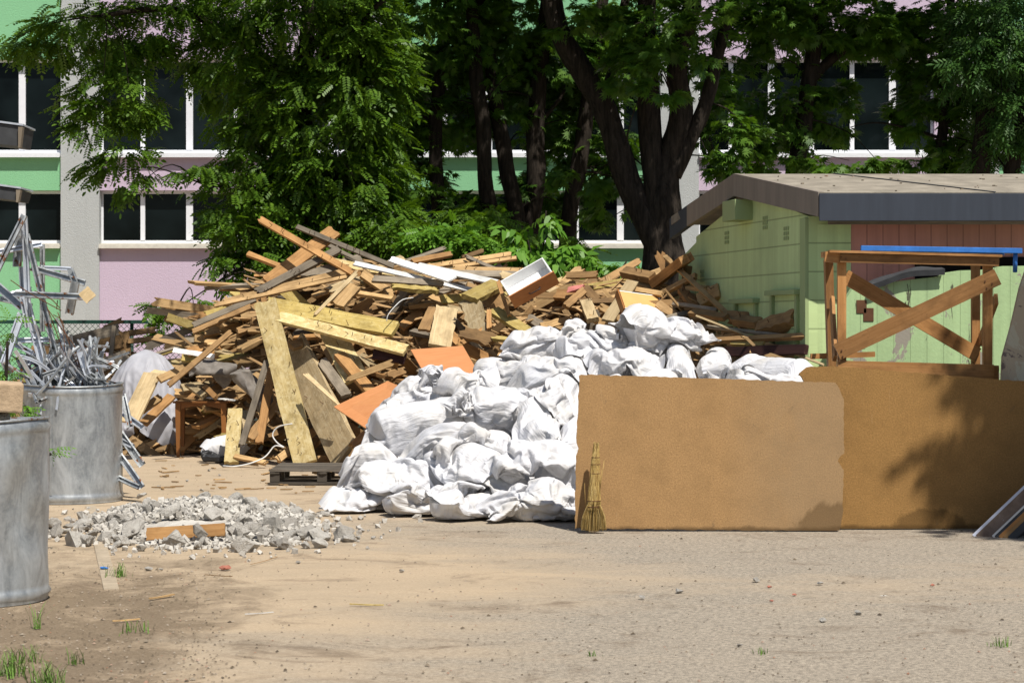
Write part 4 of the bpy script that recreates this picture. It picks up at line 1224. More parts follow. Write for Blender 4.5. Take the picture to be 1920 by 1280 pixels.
    for i in range(75):     # splinters scattered on the ground in front of it
        g = G(r2.uniform(300, 700), r2.uniform(858, 925)); L = r2.uniform(.03, .3) * r2.random()+.03
        a_ = r2.uniform(0, 3.1); dv = Vector((math.cos(a_), math.sin(a_), 0))
        v, f, u = board_geo(L, r2.uniform(.008, .035), .01, r2, (.01, .02), 0, .1, 2, 2)
        R = basis(dv, (0, 0, 1)); b = len(V); g.z = .008
        V += [tuple(R @ Vector(q) + g) for q in v]; Fc += [tuple(k + b for k in q) for q in f]; UV += u
    for i in range(330):     # old timber lying behind the left flank, by the fence
        px = r2.uniform(70, 390); d = r2.uniform(26.6, 28.6)
        top = np.interp(px, [70, 150, 220, 300, 390], [.9, 1.2, 1.35, 1.2, 1.3]) * (.35 + .65 * (d - 26.6) / 2)
        L = r2.uniform(.4, 1.5); Wd = r2.uniform(.06, .2); T = r2.uniform(.02, .06); ang = r2.gauss(.04, .14)
        dv = Vector((math.cos(ang), r2.gauss(0, .3), math.sin(ang))).normalized()
        v, f, u = board_geo(L, Wd, T, r2, (.02, .03), 0, .03, 2, 2)
        R = basis(dv, (r2.gauss(0, .3), -1, .5 + r2.gauss(0, .5))); b = len(V); p = Vector((X(px, d), d, top * r2.uniform(.1, 1) ))
        V += [tuple(R @ Vector(q) + p) for q in v]; Fc += [tuple(k + b for k in q) for q in f]; UV += u
    me = board_mesh('wood_debris', (V, Fc, UV), M['debris'])
    props(new_obj('wood_debris', me), 'splintered brown wood scraps filling the demolition heap between the boards', 'debris', None, 'stuff')
dens()

# ------------------------------------------------------------------ furniture in the heap
def frame_of(p, a, c):
    """axes: a along the front, c along the depth"""
    x = Vector(a).normalized(); y = Vector(c); y = (y - x * y.dot(x)).normalized()
    return Matrix((x, y, x.cross(y))).transposed()
def drawer(p, a, c, w, dp, h, label, inside, outer):
    """p: lower front left corner; x front width, y depth, z up (open side)"""
    R = frame_of(p, a, c)
    t = empty('drawer', p, label, 'drawer')
    q = lambda x, y, z: Vector(p) + R @ Vector((x, y, z))
    MB().box(q(w/2, -.009, h/2), (w + .03, .018, h + .03), R, .002).build('front_panel', outer, t)
    m = MB()
    for x in (.007, w - .007): m.box(q(x, dp/2, h/2), (.014, dp - .002, h - .01), R, .001)
    m.box(q(w/2, dp - .007, h/2), (w - .03, .014, h - .012), R, .001)
    m.box(q(w/2, .008, h/2), (w - .03, .014, h - .012), R, .001)
    m.build('side_panels', inside, t)
    MB().box(q(w/2, dp/2, .012), (w - .028, dp - .03, .006), R).build('bottom_panel', inside, t)
    return t, R, q
t_, R_, q_ = drawer(P(966, 574, 22.85) , (.87, .03, .49), (-.30, .80, .52), .56, .36, .16, 'white drawer with an orange front and bow handle tilted on top of the heap', M['white_lam'], M['stained_front'] if 'stained_front' in M else M['laminate'])
hb = MB(); c0 = q_(.22, -.02, .075)
hb.tube([q_(.21, -.018, .08), q_(.215, -.045, .08), q_(.24, -.05, .08), q_(.32, -.05, .08), q_(.345, -.045, .08), q_(.35, -.018, .08)], .006, 6)
hb.build('handle', M['black_plastic'], t_)
# upturned second drawer
p2 = P(1168, 588, 22.6)
t2 = empty('drawer', p2, 'second drawer lying upside down with pale orange base and white sides', 'drawer')
R2 = frame_of(p2, (.93, .25, -.12), (-.05, .75, .5))
q2 = lambda x, y, z: p2 + R2 @ Vector((x, y, z))
MB().box(q2(.24, .18, .07), (.46, .36, .012), R2, .002).build('bottom_panel', simple('pale_orange_hardboard', (.62, .36, .13), .5, .3, 0, .05), t2)
sp2 = MB()
for y in (.006, .354): sp2.box(q2(.25, y, .025), (.49, .013, .11), R2, .001)
sp2.box(q2(.488, .18, .025), (.013, .33, .11), R2, .001)
sp2.build('side_panels', M['white_lam'], t2)
MB().box(q2(-.01, .18, .0), (.018, .40, .17), R2, .002).build('front_panel', M['stained'], t2)

# laminate panels
def panel(corners, t, mat, name, label, cat):
    return MB().plate(corners, t).build(name, mat, None, label, cat)
panel([P(805, 716, 21.6), P(906, 714, 21.5), P(868, 648, 22.5), P(770, 655, 22.5)], .018, M['laminate'], 'laminate_panel', 'upper beech laminate panel lying behind the white sacks below the clean upright board', 'panel')
cs = [P(712, 820, 21.0), P(800, 745, 21.3), P(727, 714, 22.3), P(626, 762, 22.1)]
td = empty('cupboard_door', cs[0], 'beech laminate cupboard door with a long black handle leaning left of the white sacks', 'door')
MB().plate(cs, .018).build('door_panel', M['laminate'], td)
n_ = (cs[1] - cs[0]).cross(cs[2] - cs[0]).normalized()
if n_.y > 0: n_ = -n_
h0, h1 = P(647, 763, 22.12), P(697, 740, 22.2)
def on_plane(p):
    o = cam.location; dd = p - o
    k = (cs[0] - o).dot(n_) / dd.dot(n_)
    return o + dd * k
h0, h1 = on_plane(h0) + n_ * .012, on_plane(h1) + n_ * .012
MB().beam(h0, h1, .034, .02, n_, .006).build('handle', M['black_plastic'], td)
hs = MB()
for f in (.06, .94): hs.box(h0.lerp(h1, f) + n_ * .012, (.016, .016, .006), basis(h1 - h0, n_))
hs.build('handle_screws', M['steel'], td)

def table():
    d = 24.7
    x0, x1 = X(329, d), X(424, d)
    g = G(376, 853)
    t = empty('side_table', (g.x, d, 0), 'little old brown wooden table with tapered legs standing before the heap', 'table')
    zt = Z(752, d)
    MB().span(x0 - .03, x1 + .03, d - .03, d + .42, zt - .025, zt, .006).build('tabletop', M['stained'], t)
    ap = MB(); n = 14; vs = []; 
    for i in range(n + 1):
        f = i / n; x = x0 + .06 + (x1 - x0 - .12) * f
        zz = zt - .105 + .045 * math.sin(math.pi * f) ** .7
        vs += [(x, d + .005, zz), (x, d + .005, zt - .026), (x, d + .025, zz), (x, d + .025, zt - .026)]
    fs = []
    for i in range(n):
        b = i * 4
        fs += [(b, b+4, b+5, b+1), (b+2, b+3, b+7, b+6), (b, b+2, b+6, b+4)]
    ap.add(vs, fs)
    ap.build('apron', M['stained'], t)
    for y in (d + .02, d + .36):
        for x in (x0 + .03, x1 - .03):
            m = MB(); wd0, wd1 = .032, .017
            m.add([(x + sx * w, y + sy * w, z) for z, w in ((zt - .026, wd0), (zt - .14, wd0), (-.005, wd1)) for sx, sy in ((-1, -1), (1, -1), (1, 1), (-1, 1))],
                  [(i*4+k, i*4+(k+1) % 4, i*4+4+(k+1) % 4, i*4+4+k) for i in range(2) for k in range(4)] + [(0, 1, 2, 3), (11, 10, 9, 8)])
            m.build('leg', M['stained'], t)
    H((330, 752, 24.75), (384, 751, 24.75), 20, .015, 'brown', 'dark thin board lying flat on the little table', (0, -.02, 1), (.01, .01))
    H((392, 745, 24.8), (440, 750, 24.6), 14, .01, 'white_paint', 'white-edged strip lying on the right end of the little table', (0, -.1, 1), (.01, .02))
table()

def pallet():
    c = G(600, 914); x0, x1 = X(512, 20.6), X(705, 20.6); y0 = 20.3; dp = 1.0
    t = empty('wooden_pallet', (c.x, y0, 0), 'dark weathered grey wooden pallet on the ground under the leaning planks', 'pallet')
    R0 = Euler((0, 0, .03)).to_matrix()
    L = x1 - x0
    def bd(a, b, w, tt, hint, nm, rng):
        me = board_mesh(nm, board_geo((b - a).length, w, tt, rng, (.01, .01), 0, .03, 5, 3), M['pallet'])
        o = new_obj(nm, me, t)
        o.location = (a + b) / 2 - t.location
        o.rotation_euler = basis(b - a, hint).to_euler()
    rng = random.Random(8)
    for i in range(7):
        y = y0 + .05 + i * .15
        bd(Vector((x0, y, .15)), Vector((x1, y, .15 + rng.uniform(-.006, .006))), .11, .02, (0, 0, 1), 'deck_board', rng)
    for i in range(3):
        y = y0 + .05 + i * .42
        bd(Vector((x0, y, .018)), Vector((x1, y, .018)), .10, .02, (0, 0, 1), 'skid_board', rng)
    for x in (x0 + .05, (x0 + x1) / 2, x1 - .05):
        bd(Vector((x, y0, .125)), Vector((x, y0 + dp, .125)), .10, .02, (0, 0, 1), 'stringer', rng)
        for i in range(3):
            y = y0 + .07 + i * .42
            MB().span(x - .05, x + .05, y - .06, y + .06, .03, .113, .004).build('block', M['pallet'], t)
pallet()
H((560, 881, 20.7), (655, 876, 20.9), 9, .02, 'dusty', 'thin dusty slat lying on the grey pallet', (0, -.3, 1))
H((590, 886, 20.5), (630, 879, 20.9), 12, .025, 'tan', 'short tan offcut lying on the front of the grey pallet', (0, -.3, 1))

# ------------------------------------------------------------------ fibreboard sheets, broom, trestle
def sheet(name, pts, t, mat, lean, label, notch, seed):
    """upright sheet with a ragged edge; pts (px, py) clockwise from the top left at depth lean(z)"""
    rng = random.Random(seed)
    out = []
    for i, a in enumerate(pts):
        b = pts[(i + 1) % len(pts)]
        n = max(2, int(math.hypot(b[0]-a[0], b[1]-a[1]) / 9))
        for k in range(n):
            f = k / n
            j = notch * (1 if 0 < k else .3)
            out.append((a[0] + (b[0]-a[0]) * f + rng.uniform(-j, j), a[1] + (b[1]-a[1]) * f + rng.uniform(-j, j)))
    w = []
    for px, py in out:
        d = lean[0]
        for _ in range(3):
            z = Z(py, d); d = lean[0] + lean[1] * max(0, z)
        w.append(Vector((X(px, d), d, max(z, .004))))
    o = MB().plate(w[::-1], t).build(name, mat, None, label, 'board')
    me = o.data; off = o.location
    x0 = min(v.x for v in w); z0 = min(v.z for v in w)
    lay = me.uv_layers.new(name='UVMap')
    for l in me.loops:
        p = me.vertices[l.vertex_index].co + off
        lay.data[l.index].uv = (p.x - x0 + p.y * .3 * 0, p.z - z0)
    return o
sheet('fibreboard_sheet', [(1086, 704), (1090, 702), (1330, 709), (1566, 717), (1574, 728), (1582, 748), (1583, 850), (1575, 856), (1571, 864), (1577, 873), (1582, 880), (1580, 965), (1574, 995), (1330, 993), (1078, 990), (1079, 905), (1080, 855), (1085, 840), (1081, 829)], .035, M['fibre_a'], (15.72, .09), 'brown fibreboard sheet with a damp right corner standing in front of the white sacks', 1.1, 1)
sheet('fibreboard_sheet', [(1512, 688), (1560, 686), (1700, 697), (1870, 711), (1985, 720), (1985, 1000), (1840, 998), (1700, 995), (1500, 992), (1500, 760), (1508, 715), (1498, 700)], .035, M['fibre_b'], (15.86, .10), 'plain brown fibreboard sheet half in shade, behind the front sheet and reaching out of frame', 1.0, 2)

def broom():
    d = 15.62
    b = P(1112, 993, d); b.z = 0
    t = empty('straw_broom', b, 'short yellow straw hand broom leaning against the left end of the fibreboard', 'broom')
    rng = random.Random(12)
    s = F / d
    pr = [(840, 4), (844, 5), (852, 6), (862, 7), (880, 8), (900, 9), (920, 10.5), (938, 12), (946, 12.5)]
    cx = lambda y: 1118 - (y - 835) * .042 + 0
    y_d = lambda y: d + .03 - .10 * (1 - (993 - y) / 160) - .02
    hd = MB()
    hd.tube([P(cx(y), y, y_d(y)) for y, r in pr], [r / s for y, r in pr], 16, True, .12, 2)
    hd.build('handle', M['straw'], t)
    st = MB()
    for i in range(300):        # fibres along the bound handle
        a = rng.uniform(0, 2 * math.pi)
        y0 = rng.uniform(829, 905) if i % 3 else rng.uniform(828, 842); y1 = min(955, y0 + rng.uniform(30, 90))
        pts = []
        for k in range(4):
            y = y0 + (y1 - y0) * k / 3
            r = np.interp(y, [q[0] for q in pr], [q[1] for q in pr]) / s + rng.uniform(-.001, .004)
            c = P(cx(y), y, y_d(y))
            pts.append(c + Vector((math.cos(a) * r, math.sin(a) * r, 0)))
        st.tube(pts, .0022, 4, False)
    for i in range(420):        # spread bristles
        u = rng.uniform(-1, 1); v = rng.uniform(-1, 1)
        a0 = P(cx(945), 945, y_d(945)); e = P(1112 + u * 24 + 1, 993, d - .06 + v * .03)
        e.z = rng.uniform(.003, .03) + .02 * abs(u)
        a0 = a0 + Vector((u * .05, v * .045, 0))
        m_ = a0.lerp(e, .5) + Vector((u * .012, 0, 0))
        st.tube([a0, m_, e], [.0026, .0022, .0014], 4, False)
    for (x0, y0, x1, y1) in ((1105, 945, 1109, 880), (1124, 925, 1133, 862), (1122, 945, 1128, 880), (1098, 960, 1096, 905)):
        st.tube([P(x0, y0, d - .07), P(x1, y1, d - .05)], .0025, 4)
    props(st.build('bristles', M['straw'], t), kind='stuff')
    bands = MB()
    for y in (857, 870, 887, 938, 949):
        r = np.interp(y, [q[0] for q in pr], [q[1] for q in pr]) / s + .004
        c = P(cx(y), y, y_d(y))
        ring = [c + Vector((math.cos(k / 14 * 2 * math.pi) * r, math.sin(k / 14 * 2 * math.pi) * r, 0)) for k in range(15)]
        bands.tube(ring, .0028, 5, False)
    bands.build('binding_wire', M['rust_wire'], t)
broom()

def trestle():
    d0, d1 = 16.45, 17.5
    W0 = 'frame'
    b = P(1715, 700, d0); b.z = 0
    t = empty('timber_trestle', b, 'tall timber trestle with crossed braces standing behind the fibreboard sheets', 'trestle')
    def bar(nm, a, c, wpx, tt, hint=(0, -1, 0)):
        p0, p1 = P(*a), P(*c)
        rng = random.Random(int(a[0] + a[1] * 3 + a[2] * 7))
        me = board_mesh(nm, board_geo((p1 - p0).length, wpx / F * (a[2] + c[2]) / 2, tt, rng, (.002, .002), 0, .008, 8, 4), M[W0])
        o = new_obj(nm, me, t); o.location = (p0 + p1) / 2 - t.location; o.rotation_euler = basis(p1 - p0, hint).to_euler()
        return o
    gz = lambda d: 615 + CH / d * F
    bar('top_rail', (1574, 484, d0), (1872, 491, d0), 16, .05)
    bar('top_rail', (1556, 482, d1), (1850, 489, d1), 15, .05)
    bar('end_rail', (1546, 481, d0 + .02), (1575, 484, d0 + .02), 19, .05)
    bar('end_rail', (1552, 478, d1 - .03), (1560, 477, d0 + .06), 26, .05, (0, 0, 1))
    tb = bar('top_board', (1549, 474.5, d0 + .12), (1870, 483, d0 + .12), 80, .02, (0, .05, 1))
    bar('leg', (1578, 490, d0 + .055), (1578, gz(d0 + .05), d0 + .055), 16, .05)
    bar('leg', (1852, 496, d0 + .055), (1850, gz(d0 + .05), d0 + .055), 17, .05)
    bar('leg', (1553, 488, d1 - .2), (1568, gz(d1 - .2), d1 - .2), 15, .10)
    bar('leg', (1829, 496, d1 - .05), (1829, gz(d1 - .05), d1 - .05), 15, .06)
    bar('brace', (1569, 660, d0 - .028), (1870, 519, d0 - .028), 31, .04)
    bar('brace', (1584, 518, d1 - .11), (1832, 665, d1 - .11), 27, .04)
    bar('side_brace', (1838, 640, d1 - .1), (1868, 560, d0 + .11), 20, .03, (1, 0, 0))
    bar('side_brace', (1566, 672, d0 + .15), (1560, 560, d1 - .3), 14, .03, (-1, -.3, 0))
    bar('bottom_rail', (1570, 692, d0), (1862, 700, d0), 33, .05)
    bar('bottom_rail', (1520, 668, d1 - .13), (1640, 664, d1 - .13), 10, .05)
    bar('bottom_rail', (1862, 699, d0 + .02), (1872, 699, d0 + .02), 28, .05)
    bl = MB()
    for x, y in ((1578, 657), (1580, 668), (1574, 676), (1847, 527), (1860, 532), (1850, 540), (1577, 482), (1586, 485), (1855, 489), (1864, 491)):
        c = P(x, y, d0 - .05 if y > 500 else d0 - .026)
        bl.tube([c, c + Vector((0, -.006, 0))], .007, 8)
    bl.build('screw_heads', M['rust_wire'], t)
trestle()

def bench():
    d = 17.15; z = 2.243
    t = empty('blue_bench', Vector((X(1760, d), d, z)), 'blue painted steel bench top lying across the timber trestle', 'bench')
    x0, x1 = X(1614, d), X(1916, d)
    MB().beam((x0, d, z + .045), (x1, d, z + .022), .045, .04, (0, -1, 0)).build('front_tube', M['blue'], t)
    MB().beam((x0 + .1, d + .42, z + .045), (x1 - .05, d + .42, z + .022), .045, .04, (0, -1, 0)).build('rear_tube', M['blue'], t)
    MB().plate([(x0 + .01, d + .03, z + .06), (x1 - .01, d + .03, z + .04), (x1 - .05, d + .40, z + .04), (x0 + .1, d + .40, z + .06)], .018).build('bench_top', M['blue'], t)
    MB().tube([(X(1905, d), d + .02, z + .01), (X(1906, d), d + .05, z - .16)], .02, 8).build('leg', M['blue'], t)
bench()

# panels at the right edge
def peel_panel():
    pts = [P(1868, 716, 16.15), P(1985, 716, 16.15), P(2020, 470, 16.5), P(1925, 500, 16.45), P(1912, 540, 16.4), P(1896, 610, 16.3), P(1880, 668, 16.2)]
    for p in pts[:2]: p.z = 0
    pts[0].x = X(1868, 16.1)
    N = NT('peeling_buff_paint', .9, .15)
    a = N.noise(N.coord('Object', (2, 2, 2)), 1.6, 7, .7, 1.2)
    c = N.mix(N.ramp(a, [(.46, 0), (.49, 1)]), (.44, .39, .28), (.40, .32, .22))
    c = N.mix(N.ramp(a, [(.60, 0), (.62, 1)]), c, (.16, .12, .10))
    N.bump(a, .5, .02)
    MB().plate(pts, .03).build('peeling_panel', N.col(c), None, 'buff panel with flaking paint leaning behind the fibreboard at the right edge', 'panel')
peel_panel()
LEAN = 'old door panels leaning in a stack at the right edge'
def lean_stack():
    N = NT('chipped_brown_veneer', .8, .2)
    g = N.noise(N.coord('Object', (1, 1, 1)), 7, 7, .72, .6)
    c = N.mix(N.ramp(g, [(.35, 0), (.7, 1)]), (.12, .085, .065), (.20, .15, .12))
    c = N.mix(N.ramp(g, [(.66, 0), (.68, 1)]), c, (.55, .53, .52))
    mats = [simple('bluish_white_paint', (.48, .51, .60), .6, .3, 0, .1), N.col(c), M['white_paint'], M['tar'], M['frame'], M['brown'], M['tar']]
    labs = ['bluish white door slab, left-hand face of the stack leaning at the right edge', 'chipped brown veneer panel next to the bluish white slab in the leaning stack', 'thin white-edged panel in the leaning stack behind the chipped brown one',
            'black-edged panel in the leaning stack', 'orange-brown panel in the leaning stack', 'dark brown panel low in the leaning stack', 'dark felt-covered panel rightmost in the leaning stack']
    th = [.04, .17, .03, .04, .05, .05, .06]
    # slabs lie one on the other, tilted 48 degrees to the right, their lower ends on the ground
    ax = Vector((.70, -.10, .70)).normalized(); nrm = Vector((.66, -.35, -.66)).normalized(); nrm = (nrm - ax * nrm.dot(ax)).normalized()
    side = ax.cross(nrm)
    if side.y < 0: side = -side
    o0 = G(1822, 1004) + Vector((0, 0, .01)); off = 0
    for i in range(7):
        p = o0 + nrm * off
        p.z = max(p.z, 0.01) if i else p.z
        # bring the lower end down to the ground
        p = p - ax * ((p.z - .01) / ax.z)
        L = 1.9 - i * .05; wd = .75
        c_ = p + ax * (L / 2) + side * (wd / 2) + nrm * (th[i] / 2)
        R = Matrix((ax, side, nrm)).transposed()
        MB().box(c_, (L, wd, th[i] - .006), R, .004).build('door_panel', mats[i], None, labs[i], 'panel', LEAN)
        off += th[i]
    # timber prop under the top of the stack
    q = o0 + ax * 1.62 + side * .38 + nrm * (off + .01)
    t = empty('timber_prop', Vector((q.x + .12, q.y, 0)), 'timber prop holding up the leaning stack outside the right edge', 'prop')
    MB().beam(q + Vector((.02, 0, -.03)), Vector((q.x + .12, q.y, .03)), .09, .09, (0, -1, 0)).build('post', M['frame'], t)
    MB().beam(q + side * -.36, q + side * .36, .08, .06, nrm).build('crossbar', M['frame'], t)
    MB().span(q.x - .1, q.x + .34, q.y - .15, q.y + .15, 0, .03, .004).build('foot_plate', M['frame'], t)
lean_stack()

# ------------------------------------------------------------------ woven sacks: cloth settled in a scene of its own
HX = np.array([655, 705, 740, 800, 900, 960, 1000, 1040, 1120, 1200, 1260, 1320, 1400, 1490], float)
HY = np.array([940, 855, 785, 755, 760, 735, 705, 688, 695, 680, 672, 702, 722, 745], float)
HT = np.array([18.8, 19.0, 19.2, 19.3, 19.4, 19.5, 19.6, 19.7, 19.6, 19.6, 19.5, 19.3, 19.0, 18.7])
HB = np.array([18.55, 17.95, 17.4, 17.1, 16.75, 16.6, 16.6, 16.6, 16.6, 16.6, 16.6, 16.6, 16.6, 16.6])
def mound(px, t):
    d0, d1 = np.interp(px, HX, HB), np.interp(px, HX, HT)
    d = d0 + (d1 - d0) * t
    zt = Z(np.interp(px, HX, HY), d1)
    return Vector((X(px, d), d, max(.0, zt * (1 - (1 - t) ** 1.45))))

def settle(specs, static, frames=29):
    """specs: dicts with kind, org, axis matrix A, lumps, L, R, seed. Returns settled (verts, faces) per sack.
    static: (verts, faces) meshes that already lie there"""
    S = bpy.data.scenes.new('settling')
    S.gravity = (0, 0, -9.81)
    cc = bpy.data.collections.new('lying'); S.collection.children.link(cc)
    def collider(vs, fs, fr=18):
        me = bpy.data.meshes.new('lying'); me.from_pydata(vs, [], fs)
        o = bpy.data.objects.new('lying', me); cc.objects.link(o)
        o.modifiers.new('c', 'COLLISION'); o.collision.thickness_outer = .007; o.collision.thickness_inner = .05; o.collision.cloth_friction = fr
    for vs, fs in static: collider(vs, fs)
    out = []
    for q in specs:
        rng = random.Random(q['seed'])
        A, org, kind = q['A'], q['org'], q['kind']
        bm = bmesh.new()
        for c, s, sc3 in q['lumps']:
            Mx = Matrix.Translation(org + A @ Vector(c)) @ A.to_4x4() @ Matrix.Rotation(rng.uniform(-.6, .6), 4, 'Z') @ Matrix.Diagonal(tuple(sc3) + (1,))
            bmesh.ops.create_icosphere(bm, subdivisions=2, radius=s, matrix=Mx)
        bm.verts.index_update()
        if q['lumps']: collider([tuple(v.co) for v in bm.verts], [[v.index for v in f.verts] for f in bm.faces])
        bm.free()
        vs = []; fs = []
        if kind == 'sheet':
            nu, nv = q.get('n', (54, 46))
            for j in range(nv):
                for i in range(nu):
                    vs.append(tuple(org + A @ Vector(((i/(nu-1)-.5) * q['L'], (j/(nv-1)-.5) * q['R'], q['up'] + .03 * noise.noise(Vector((i*.2, j*.2, q['seed'])))))))
            for j in range(nv - 1):
                for i in range(nu - 1): fs.append((j*nu+i, j*nu+i+1, (j+1)*nu+i+1, (j+1)*nu+i))
        else:
            nu, nv = q.get('n', (50, 46))
            L_, Rr, lift = q['L'], q['R'], q.get('lift', 0)
            for j in range(nv):
                v = j / (nv - 1); x = (v - .5) * L_; e = 1.0
                if v < .09: e = math.sin(v / .09 * math.pi / 2) * .97 + .03
                if kind == 'pillow' and v > .91: e = math.sin((1 - v) / .09 * math.pi / 2) * .97 + .03
                for i in range(nu):
                    a = i / nu * 2 * math.pi
                    y = math.cos(a) * Rr * (1 + .55 * (1 - e)); z = math.sin(a) * Rr * e
                    n = noise.noise(Vector((x * 7 + q['seed'] * 7, math.cos(a) * 2, math.sin(a) * 2))) * .016
                    xx = x * math.cos(lift) - z * math.sin(lift); zz = z * math.cos(lift) + x * math.sin(lift)
                    vs.append(tuple(org + A @ Vector((xx + n, y + n, zz + n + q['up'] + .28 * L_ * math.sin(lift)))))
            for j in range(nv - 1):
                for i in range(nu):
                    i2 = (i + 1) % nu
                    fs.append((j*nu+i, j*nu+i2, (j+1)*nu+i2, (j+1)*nu+i))
        me = bpy.data.meshes.new('sack'); me.from_pydata(vs, [], fs)
        b = bpy.data.objects.new('sack_cloth', me); S.collection.objects.link(b)
        cl = b.modifiers.new('cl', 'CLOTH'); st = cl.settings
        st.quality = 5; st.mass = .16; st.tension_stiffness = 20; st.compression_stiffness = 20; st.shear_stiffness = 9; st.bending_stiffness = .08
        st.shrink_min = {'tube': -.135, 'pillow': -.07, 'sheet': -.06}[kind]; st.air_damping = 1.5
        if kind == 'pillow':
            st.use_pressure = True; st.uniform_pressure_force = .5
        k_ = cl.collision_settings
        k_.collection = cc; k_.collision_quality = 3; k_.distance_min = .007
        k_.use_self_collision = kind != 'sheet'; k_.self_distance_min = .006
        out.append(b)
    for f in range(1, frames + 1): S.frame_set(f)
    dg = S.view_layers[0].depsgraph; dg.update()
    res = []
    for b in out:
        me0 = bpy.data.meshes.new_from_object(b.evaluated_get(dg), depsgraph=dg)
        v = np.empty(len(me0.vertices) * 3); me0.vertices.foreach_get('co', v)
        res.append((v.reshape(-1, 3), [tuple(p.vertices) for p in me0.polygons]))
    for o in list(S.collection.all_objects): bpy.data.objects.remove(o, do_unlink=True)
    bpy.data.scenes.remove(S)
    return res

def sack_obj(v, f, name, label, cat, group=None, mat='sack', nu=0):
    c = np.array([(v[:,0].min()+v[:,0].max())/2, (v[:,1].min()+v[:,1].max())/2, v[:,2].min()])
    me = bpy.data.meshes.new(name); me.from_pydata((v - c).tolist(), [], f)
    me.polygons.foreach_set('use_smooth', [True] * len(f)); me.materials.append(M[mat])
    if nu:
        uv = me.uv_layers.new(name='UVMap'); li = np.empty(len(me.loops), np.int32); me.loops.foreach_get('vertex_index', li)
        uu = np.abs(2 * ((li % nu) / nu) - 1); vv = (li // nu) / (len(v) / nu)
        uv.data.foreach_set('uv', np.stack([uu, vv], 1).astype(np.float32).ravel())
    o = new_obj(name, me); o.location = c
    sm_ = o.modifiers.new('s', 'SUBSURF'); sm_.levels = 0; sm_.render_levels = 1
    return props(o, label, cat, group)

